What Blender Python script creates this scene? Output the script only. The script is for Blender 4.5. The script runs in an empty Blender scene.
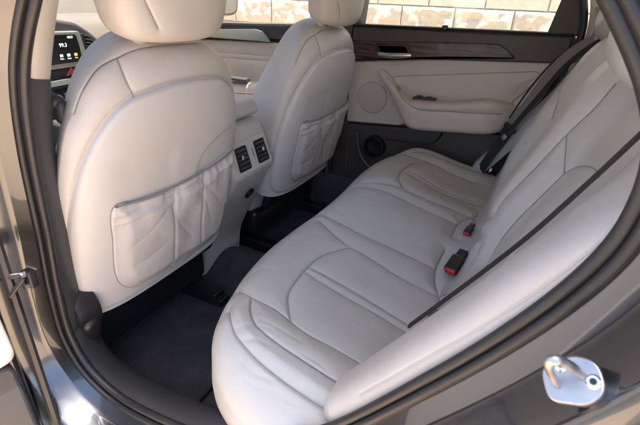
SUN_E=4.5; SUN_A=.6; EXPO=2.3
import bpy, math, random
import numpy as np
from mathutils import Vector, Matrix
from mathutils.bvhtree import BVHTree
random.seed(4); RNG=np.random.default_rng(7)
C=bpy.context.scene.collection
# World axes: X towards the rear of the car, Y across the car away from the open door, Z up. Cabin floor at z = 0.

# ---------------------------------------------------------------- mesh helpers
def link_mesh(name, V, F, m, parent=None, smooth=True, sharp=None):
    me=bpy.data.meshes.new(name)
    V=np.asarray(V,dtype=float).reshape(-1,3)
    me.from_pydata(V.tolist(),[],[tuple(int(i) for i in f) for f in F])
    me.validate(); me.update()
    if smooth:
        me.polygons.foreach_set('use_smooth',np.ones(len(me.polygons),dtype=bool))
        if sharp: me.set_sharp_from_angle(angle=math.radians(sharp))
    o=bpy.data.objects.new(name,me); C.objects.link(o)
    if m is not None: me.materials.append(m)
    if parent is not None: o.parent=parent
    return o
def grid_faces(n,m,cu=False,cv=False,off=0,flip=False):
    F=[]
    for i in range(n if cu else n-1):
        for j in range(m if cv else m-1):
            a=i*m+j; b=((i+1)%n)*m+j; c=((i+1)%n)*m+(j+1)%m; d=i*m+(j+1)%m
            F.append((off+a,off+b,off+c,off+d) if not flip else (off+d,off+c,off+b,off+a))
    return F
class MB:
    def __init__(s): s.V=[]; s.F=[]
    def add(s,V,F):
        o=len(s.V); s.V+= [tuple(map(float,v)) for v in V]; s.F+=[tuple(int(i)+o for i in f) for f in F]
    def box(s,c,d,r=0.0,rot=None,seg=3):
        # rounded box
        d=[x/2 for x in d]; r=min(r,*[x*.98 for x in d])
        if r<=0:
            V=[(sx*d[0],sy*d[1],sz*d[2]) for sx in(-1,1) for sy in(-1,1) for sz in(-1,1)]
            F=[(0,1,3,2),(4,6,7,5),(0,4,5,1),(2,3,7,6),(0,2,6,4),(1,5,7,3)]
        else:
            import bmesh
            bm=bmesh.new(); bmesh.ops.create_cube(bm,size=1)
            for v in bm.verts: v.co=Vector((v.co.x*2*d[0],v.co.y*2*d[1],v.co.z*2*d[2]))
            bmesh.ops.bevel(bm,geom=bm.edges[:]+bm.verts[:],offset=r,segments=seg,profile=.5,affect='EDGES')
            V=[v.co[:] for v in bm.verts]; F=[[v.index for v in f.verts] for f in bm.faces]; bm.free()
        M=rot if rot is not None else Matrix.Identity(3)
        s.add([tuple(M@Vector(v)+Vector(c)) for v in V],F); return s
    def tube(s,P,r,n=10,closed=False,cap=True,rx=None,up=None):
        P=[Vector(p) for p in P]; N=len(P); R=r if hasattr(r,'__len__') else [r]*N
        RX=(rx if hasattr(rx,'__len__') else [rx]*N) if rx is not None else R
        V=[]; prev=None
        for i in range(N):
            t=(P[(i+1)%N]-P[i-1]) if (closed or 0<i<N-1) else (P[min(i+1,N-1)]-P[max(i-1,0)])
            if t.length<1e-9: t=Vector((0,0,1))
            t.normalize()
            if up is not None: a=Vector(up); 
            elif prev is None: a=Vector((0,0,1)) if abs(t.z)<.9 else Vector((1,0,0))
            else: a=prev
            a=(a-t*a.dot(t)); a.normalize(); prev=a; b=t.cross(a)
            for k in range(n):
                w=2*math.pi*k/n
                V.append(P[i]+a*math.cos(w)*R[i]+b*math.sin(w)*RX[i])
        F=grid_faces(N,n,closed,True)
        if cap and not closed:
            F.append(tuple(range(n))[::-1]); F.append(tuple((N-1)*n+k for k in range(n)))
        s.add(V,F); return s
    def lathe(s,prof,M,n=32):
        V=[]
        for (r,z) in prof:
            for k in range(n):
                w=2*math.pi*k/n; V.append(M@Vector((r*math.cos(w),r*math.sin(w),z)))
        s.add(V,grid_faces(len(prof),n,False,True)); return s
    def prism(s,poly,fn,h0,h1,bev=0.0,sub=1):
        # closed outline poly (a,b) extruded between h0,h1 (h1 is the face we see), bevelled rim; fn(a,b,h)->world
        P=np.array(poly,float)
        if np.sum(P[:,0]*np.roll(P[:,1],-1)-np.roll(P[:,0],-1)*P[:,1])<0: P=P[::-1]
        n=len(P)
        def inset(d):
            e=np.roll(P,-1,0)-P; L=np.hypot(*e.T)[:,None]; e=e/np.maximum(L,1e-9); nn=np.stack([-e[:,1],e[:,0]],1)
            q=nn+np.roll(nn,1,0); dn=1+(nn*np.roll(nn,1,0)).sum(1); q=q/np.maximum(dn,.35)[:,None]
            return P+q*d
        rows=[(P,h0),(P,h1-(bev if h1>h0 else -bev))]
        if bev>0:
            for k in (1,2,3):
                a=math.pi/2*k/3; sg=1 if h1>h0 else -1
                rows.append((inset(bev*(1-math.cos(a))),h1-sg*bev*(1-math.sin(a))))
        V=[]
        for Q,h in rows:
            for q in Q: V.append(fn(q[0],q[1],h))
        F=grid_faces(len(rows),n,False,True)
        F.append(tuple((len(rows)-1)*n+k for k in range(n))); F.append(tuple(range(n))[::-1])
        s.add(V,F); return s
    def build(s,name,m,parent=None,smooth=True,sharp=35):
        return link_mesh(name,s.V,s.F,m,parent,smooth,sharp)
def cr(P,n=12,closed=False):
    P=np.array(P,float); N=len(P); out=[]
    rng=range(N) if closed else range(N-1)
    for i in rng:
        if closed: p0,p1,p2,p3=P[i-1],P[i],P[(i+1)%N],P[(i+2)%N]
        else: p0,p1,p2,p3=P[max(i-1,0)],P[i],P[i+1],P[min(i+2,N-1)]
        for k in range(n):
            t=k/n; out.append(.5*((2*p1)+(-p0+p2)*t+(2*p0-5*p1+4*p2-p3)*t*t+(-p0+3*p1-3*p2+p3)*t**3))
    if not closed: out.append(P[-1])
    return np.array(out)
def resample(P,n,closed=False):
    P=np.array(P,float); Q=np.vstack([P,P[:1]]) if closed else P
    L=np.concatenate([[0],np.cumsum(np.linalg.norm(np.diff(Q,axis=0),axis=1))])
    t=np.linspace(0,L[-1],n+1)[:-1] if closed else np.linspace(0,L[-1],n)
    return np.stack([np.interp(t,L,Q[:,k]) for k in range(Q.shape[1])],1)
def rpoly(P,r=.01,seg=5):
    # round the corners of a polygon
    P=np.array(P,float); out=[]; N=len(P)
    for i in range(N):
        a,b,c=P[i-1],P[i],P[(i+1)%N]; u=a-b; v=c-b; lu=np.hypot(*u); lv=np.hypot(*v)
        d=min(r,lu*.45,lv*.45); p=b+u/lu*d; q=b+v/lv*d
        for k in range(seg+1):
            t=k/seg; out.append((1-t)**2*p+2*t*(1-t)*b+t*t*q)
    return np.array(out)
def min_dist(A,B,chunk=4000):
    # distance of points A to polyline B (segments)
    a=B[:-1]; d=B[1:]-a; dd=np.maximum((d*d).sum(1),1e-12); out=np.empty(len(A))
    for i in range(0,len(A),chunk):
        p=A[i:i+chunk,None,:]-a[None]; t=np.clip((p*d).sum(2)/dd,0,1)
        q=p-t[...,None]*d; out[i:i+chunk]=np.sqrt((q*q).sum(2)).min(1)
    return out
def grid_normals(V,cu=False,cv=False):
    def df(a,ax,c):
        if c: return np.roll(a,-1,ax)-np.roll(a,1,ax)
        return np.gradient(a,axis=ax)
    n=np.cross(df(V,0,cu),df(V,1,cv)); l=np.linalg.norm(n,axis=2,keepdims=True)
    return n/np.maximum(l,1e-12)
def dense(poly,step=.006):
    P=cr(poly,10) if len(poly)>2 else np.array(poly,float)
    L=np.linalg.norm(np.diff(P,axis=0),axis=1).sum()
    return resample(P,max(3,int(L/step)))
def carve(V,N,polys,w1=.0024,d1=.0026,w2=.014,d2=.0036):
    sh=V.shape; A=V.reshape(-1,3); disp=np.zeros(len(A))
    for p in polys:
        B=dense(p); lo=B.min(0)-.05; hi=B.max(0)+.05
        idx=np.where(((A>lo)&(A<hi)).all(1))[0]
        if len(idx)==0: continue
        r=min_dist(A[idx],B)
        disp[idx]=np.maximum(disp[idx], d1*np.exp(-(r/w1)**2)+d2*np.exp(-(r/w2)**1.5))
    return (A-N.reshape(-1,3)*disp[:,None]).reshape(sh)
def seam_thread(base,polys,m,parent,r=.0007,name='seam',depth=.0058):
    V,N=base; A=V.reshape(-1,3); NN=N.reshape(-1,3); outs=[]
    for p in polys:
        B=dense(p,.004); lo=B.min(0)-.03; hi=B.max(0)+.03
        idx=np.where(((A>lo)&(A<hi)).all(1))[0]
        if len(idx)==0: continue
        a=A[idx]; nn=NN[idx]; Q=[]
        for b in B:
            d=((a-b)**2).sum(1); k=np.argsort(d)[:6]; w=1/(d[k]+1e-7); n=(nn[k]*w[:,None]).sum(0); n/=np.linalg.norm(n)
            c=(a[k]*w[:,None]).sum(0)/w.sum()
            Q.append(b-n*((b-c)@n)-n*(depth-r*.6))
        Q=np.array(Q)
        if len(Q)>8:
            for _ in range(3): Q[1:-1]=(Q[:-2]+2*Q[1:-1]+Q[2:])/4
        outs.append(MB().tube(Q.tolist(),r,6).build(name,m,parent,sharp=None))
    return outs
def rbf(p,c,s): return np.exp(-((p-c)/s)**2)
def sstep(a,b,x):
    t=np.clip((x-a)/(b-a),0,1); return t*t*(3-2*t)
def pad(outline,spine,height,r,skirt,nrho=90,fn=None,seams=(),flip=False,carve_kw={}):
    """cushion over a closed plan outline; height(a,b,d)->crown; rim rounded by r; skirt=[(inset,drop)...]"""
    O=np.array(outline); n=len(O); S=spine(O)
    rho=1-(1-np.linspace(0,1,nrho))**1.6
    G=S[:,None,:]*(1-rho)[None,:,None]+O[:,None,:]*rho[None,:,None]
    A=G.reshape(-1,2); d=min_dist(np.c_[A,np.zeros(len(A))],np.c_[np.vstack([O,O[:1]]),np.zeros(n+1)]).reshape(n,nrho)
    d[:,-1]=0
    h=height(G[...,0],G[...,1],d)
    e=np.clip(d/r,0,1); h=h-r*(1-np.sqrt(np.clip(1-(1-e)**2,0,1)))
    W=np.stack(fn(G[...,0],G[...,1],h),-1)
    if skirt:
        cen=O.mean(0); T=np.roll(O,-1,0)-np.roll(O,1,0); T/=np.hypot(*T.T)[:,None]; nn=np.stack([T[:,1],-T[:,0]],1)
        if ((O-cen)*nn).sum()<0: nn=-nn
        rows=[]
        for ins,hh in skirt:
            Q=O-nn*ins; hv=hh if not callable(hh) else hh(Q[:,0],Q[:,1])
            rows.append(np.stack(fn(Q[:,0],Q[:,1],hv+0*Q[:,0]),-1))
        W=np.concatenate([W,np.stack(rows,1)],1)
    N=grid_normals(W,True,False)
    if flip: N=-N
    if seams: W=carve(W,N,seams,**carve_kw)
    return W
def tagp(o,label): o['label']=label; return o
def thing(name,label,cat,group=None):
    o=bpy.data.objects.new(name,None); C.objects.link(o); o['label']=label; o['category']=cat
    if group: o['group']=group
    return o

# ---------------------------------------------------------------- materials
def mat(name,col,rough=.5,metal=0,spec=.5,coat=0,coat_r=.05,bump=None,var=None,emit=None,sheen=0,tint=None):
    m=bpy.data.materials.new(name); m.use_nodes=True; nt=m.node_tree; b=nt.nodes['Principled BSDF']
    b.inputs['Base Color'].default_value=(*col,1); b.inputs['Roughness'].default_value=rough; b.inputs['Metallic'].default_value=metal
    b.inputs['Specular IOR Level'].default_value=spec; b.inputs['Coat Weight'].default_value=coat; b.inputs['Coat Roughness'].default_value=coat_r
    b.inputs['Sheen Weight'].default_value=sheen
    if emit: b.inputs['Emission Color'].default_value=(*emit[:3],1); b.inputs['Emission Strength'].default_value=emit[3]
    tc=nt.nodes.new('ShaderNodeTexCoord')
    L=nt.links.new
    if bump:
        last=None
        for kind,scale,dist,st in bump:
            if kind=='noise':
                t=nt.nodes.new('ShaderNodeTexNoise'); t.inputs['Scale'].default_value=scale; t.inputs['Detail'].default_value=4; out=t.outputs['Fac']
            else:
                t=nt.nodes.new('ShaderNodeTexVoronoi'); t.inputs['Scale'].default_value=scale; t.feature='DISTANCE_TO_EDGE' if kind=='cell' else 'F1'; out=t.outputs['Distance']
            L(tc.outputs['Object'],t.inputs['Vector'])
            bp=nt.nodes.new('ShaderNodeBump'); bp.inputs['Strength'].default_value=st; bp.inputs['Distance'].default_value=dist
            L(out,bp.inputs['Height'])
            if last: L(last.outputs['Normal'],bp.inputs['Normal'])
            last=bp
        L(last.outputs['Normal'],b.inputs['Normal'])
    if var:
        sc,amt,ramt=var
        t=nt.nodes.new('ShaderNodeTexNoise'); t.inputs['Scale'].default_value=sc; t.inputs['Detail'].default_value=6
        L(tc.outputs['Object'],t.inputs['Vector'])
        mx=nt.nodes.new('ShaderNodeMix'); mx.data_type='RGBA'
        mx.inputs[6].default_value=(*[c*(1-amt) for c in col],1); mx.inputs[7].default_value=(*[min(1,c*(1+amt)) for c in col],1)
        mr=nt.nodes.new('ShaderNodeMapRange'); mr.inputs[1].default_value=.3; mr.inputs[2].default_value=.7
        L(t.outputs['Fac'],mr.inputs[0]); L(mr.outputs[0],mx.inputs[0]); L(mx.outputs[2],b.inputs['Base Color'])
        mr2=nt.nodes.new('ShaderNodeMapRange'); mr2.inputs[1].default_value=.3; mr2.inputs[2].default_value=.7
        mr2.inputs[3].default_value=max(.02,rough-ramt); mr2.inputs[4].default_value=min(1,rough+ramt)
        L(t.outputs['Fac'],mr2.inputs[0]); L(mr2.outputs[0],b.inputs['Roughness'])
    return m
M={}
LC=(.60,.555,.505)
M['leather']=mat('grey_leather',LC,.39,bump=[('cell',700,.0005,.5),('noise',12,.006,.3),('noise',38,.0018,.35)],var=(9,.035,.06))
M['leather_cool']=mat('skylit_bench_leather',(.43,.422,.40),.35,bump=[('cell',700,.0005,.5),('noise',9,.008,.35),('noise',34,.002,.4)],var=(8,.04,.06))  # front seat leather again, with the cool dim skylight put into its colour
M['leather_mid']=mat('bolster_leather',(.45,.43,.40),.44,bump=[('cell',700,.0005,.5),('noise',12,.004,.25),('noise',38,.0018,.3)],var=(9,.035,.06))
M['vinyl']=mat('soft_door_vinyl',(.56,.475,.405),.5,bump=[('cell',700,.0004,.3),('noise',9,.002,.15)],var=(12,.03,.05))
M['pocket']=mat('pocket_cloth',(.57,.53,.49),.55,bump=[('cell',900,.0004,.35),('noise',26,.006,.35)],var=(9,.04,.05))
M['hard']=mat('hard_beige_plastic',(.60,.565,.525),.42,bump=[('noise',420,.0003,.3)],var=(7,.03,.05))
M['seam']=mat('seam_shade_thread',(.27,.25,.235),.8)  # thread in the grooves, its dark tone painted as the shade inside a seam
M['pipe']=mat('pale_piping',(.50,.48,.46),.5)
M['dark']=mat('dark_grey_plastic',(.045,.046,.05),.48,bump=[('noise',500,.0004,.4)],var=(10,.1,.06))
M['brownblk']=mat('dark_brown_plastic',(.058,.044,.037),.45,bump=[('noise',500,.0003,.3)],var=(10,.1,.06))
M['rubber']=mat('black_rubber',(.02,.02,.021),.42,bump=[('noise',300,.0004,.3)],var=(15,.15,.08))
M['black']=mat('black_plastic',(.012,.012,.013),.35,var=(20,.2,.08))
M['gloss']=mat('gloss_black',(.006,.006,.007),.32,spec=.3)
M['web']=mat('belt_webbing',(.19,.165,.155),.7,bump=[('noise',900,.0005,.5)])
M['webd']=mat('dark_belt_webbing',(.014,.013,.013),.7,bump=[('noise',900,.0005,.5)])
M['chrome']=mat('satin_metal',(.72,.72,.72),.22,metal=1,var=(30,.05,.06))
M['zinc']=mat('zinc_plated_steel',(.42,.42,.42),.40,metal=1,bump=[('noise',150,.0006,.25)],var=(60,.12,.1))
M['silver']=mat('silver_trim',(.60,.63,.62),.25,metal=.85,coat=.3)
M['red']=mat('red_button',(.50,.015,.012),.35)
M['haz']=mat('hazard_red',(.16,.01,.012),.4)
M['amber']=mat('amber_mark',(.5,.25,.03),.4,emit=(1,.5,.08,.6))
M['hvac']=mat('vent_black',(.010,.010,.010),.5)
M['slat']=mat('vent_slat_plastic',(.07,.068,.066),.35)
M['dashc']=mat('taupe_dash_plastic',(.115,.095,.08),.6,bump=[('noise',500,.0004,.4)],var=(10,.06,.05))
M['silver2']=mat('satin_silver_plastic',(.30,.29,.27),.45,metal=.6)
M['head']=mat('headliner_cloth',(.52,.49,.45),.9,bump=[('noise',300,.0006,.4)],var=(30,.05,.05))
M['ink']=mat('white_print',(.75,.75,.75),.5)
def paint():
    m=mat('metallic_grey_paint',(.085,.090,.100),.20,metal=.85,coat=1,coat_r=.03)
    nt=m.node_tree; b=nt.nodes['Principled BSDF']; t=nt.nodes.new('ShaderNodeTexVoronoi'); t.inputs['Scale'].default_value=2500
    tc=nt.nodes.new('ShaderNodeTexCoord'); nt.links.new(tc.outputs['Object'],t.inputs['Vector'])
    bp=nt.nodes.new('ShaderNodeBump'); bp.inputs['Strength'].default_value=.12; bp.inputs['Distance'].default_value=.0003
    nt.links.new(t.outputs['Color'],bp.inputs['Height']); nt.links.new(bp.outputs['Normal'],b.inputs['Normal'])
    return m
M['paint']=paint()
def wood():
    m=mat('glossy_dark_wood',(.03,.02,.016),.32,coat=.28,coat_r=.08,spec=.4)
    nt=m.node_tree; b=nt.nodes['Principled BSDF']; tc=nt.nodes.new('ShaderNodeTexCoord'); mp=nt.nodes.new('ShaderNodeMapping')
    mp.inputs['Scale'].default_value=(3,3,38); mp.inputs['Rotation'].default_value=(0,.06,0)
    n=nt.nodes.new('ShaderNodeTexNoise'); n.inputs['Scale'].default_value=3; n.inputs['Detail'].default_value=8; n.inputs['Distortion'].default_value=1.2
    r=nt.nodes.new('ShaderNodeValToRGB'); r.color_ramp.elements[0].position=.38; r.color_ramp.elements[0].color=(.014,.009,.008,1)
    r.color_ramp.elements[1].position=.68; r.color_ramp.elements[1].color=(.13,.075,.05,1)
    L=nt.links.new; L(tc.outputs['Object'],mp.inputs[0]); L(mp.outputs[0],n.inputs['Vector']); L(n.outputs['Fac'],r.inputs[0]); L(r.outputs[0],b.inputs['Base Color'])
    n2=nt.nodes.new('ShaderNodeTexNoise'); n2.inputs['Scale'].default_value=5; n2.inputs['Detail'].default_value=3; L(tc.outputs['Object'],n2.inputs['Vector']); bp=nt.nodes.new('ShaderNodeBump'); bp.inputs['Strength'].default_value=.5; bp.inputs['Distance'].default_value=.004; L(n2.outputs['Fac'],bp.inputs['Height']); L(bp.outputs[0],b.inputs['Coat Normal']); L(bp.outputs[0],b.inputs['Normal'])
    return m
M['wood']=wood()
def carpet(name,c0,c1):
    m=mat(name,c0,.97,sheen=.10)
    nt=m.node_tree; b=nt.nodes['Principled BSDF']; tc=nt.nodes.new('ShaderNodeTexCoord'); L=nt.links.new
    a=nt.nodes.new('ShaderNodeTexNoise'); a.inputs['Scale'].default_value=190; a.inputs['Detail'].default_value=3
    c=nt.nodes.new('ShaderNodeTexNoise'); c.inputs['Scale'].default_value=11; c.inputs['Detail'].default_value=5; c.inputs['Distortion'].default_value=.8
    ad=nt.nodes.new('ShaderNodeMath'); ad.operation='MULTIPLY_ADD'; ad.inputs[1].default_value=.5
    mr=nt.nodes.new('ShaderNodeMapRange'); mr.inputs[1].default_value=.35; mr.inputs[2].default_value=.65; mr.inputs[3].default_value=0; mr.inputs[4].default_value=.5
    mx=nt.nodes.new('ShaderNodeMix'); mx.data_type='RGBA'; mx.inputs[6].default_value=(*c0,1); mx.inputs[7].default_value=(*c1,1)
    for t in(a,c): L(tc.outputs['Object'],t.inputs['Vector'])
    L(c.outputs['Fac'],mr.inputs[0]); L(a.outputs['Fac'],ad.inputs[0]); L(mr.outputs[0],ad.inputs[2]); L(ad.outputs[0],mx.inputs[0]); L(mx.outputs[2],b.inputs['Base Color'])
    bp=nt.nodes.new('ShaderNodeBump'); bp.inputs['Strength'].default_value=.9; bp.inputs['Distance'].default_value=.003; L(a.outputs['Fac'],bp.inputs['Height'])
    b2=nt.nodes.new('ShaderNodeBump'); b2.inputs['Strength'].default_value=.35; b2.inputs['Distance'].default_value=.02; L(c.outputs['Fac'],b2.inputs['Height']); L(bp.outputs[0],b2.inputs['Normal'])
    L(b2.outputs[0],b.inputs['Normal']); b.inputs['Sheen Tint'].default_value=(.7,.75,.85,1)
    return m
M['carpet']=carpet('grey_carpet',(.024,.025,.030),(.060,.063,.070))
M['mat']=carpet('navy_mat_pile',(.013,.0135,.018),(.050,.052,.063))
def glass(name,tint,rough=0.0):
    m=bpy.data.materials.new(name); m.use_nodes=True; nt=m.node_tree; nt.nodes.clear(); L=nt.links.new
    o=nt.nodes.new('ShaderNodeOutputMaterial'); t=nt.nodes.new('ShaderNodeBsdfTransparent'); t.inputs[0].default_value=(*tint,1)
    g=nt.nodes.new('ShaderNodeBsdfGlossy'); g.inputs['Roughness'].default_value=rough
    f=nt.nodes.new('ShaderNodeFresnel'); f.inputs[0].default_value=1.45; x=nt.nodes.new('ShaderNodeMixShader')
    L(f.outputs[0],x.inputs[0]); L(t.outputs[0],x.inputs[1]); L(g.outputs[0],x.inputs[2]); L(x.outputs[0],o.inputs[0]); return m
M['glass']=glass('window_glass',(.92,.94,.93))
SEAMS={}
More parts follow.
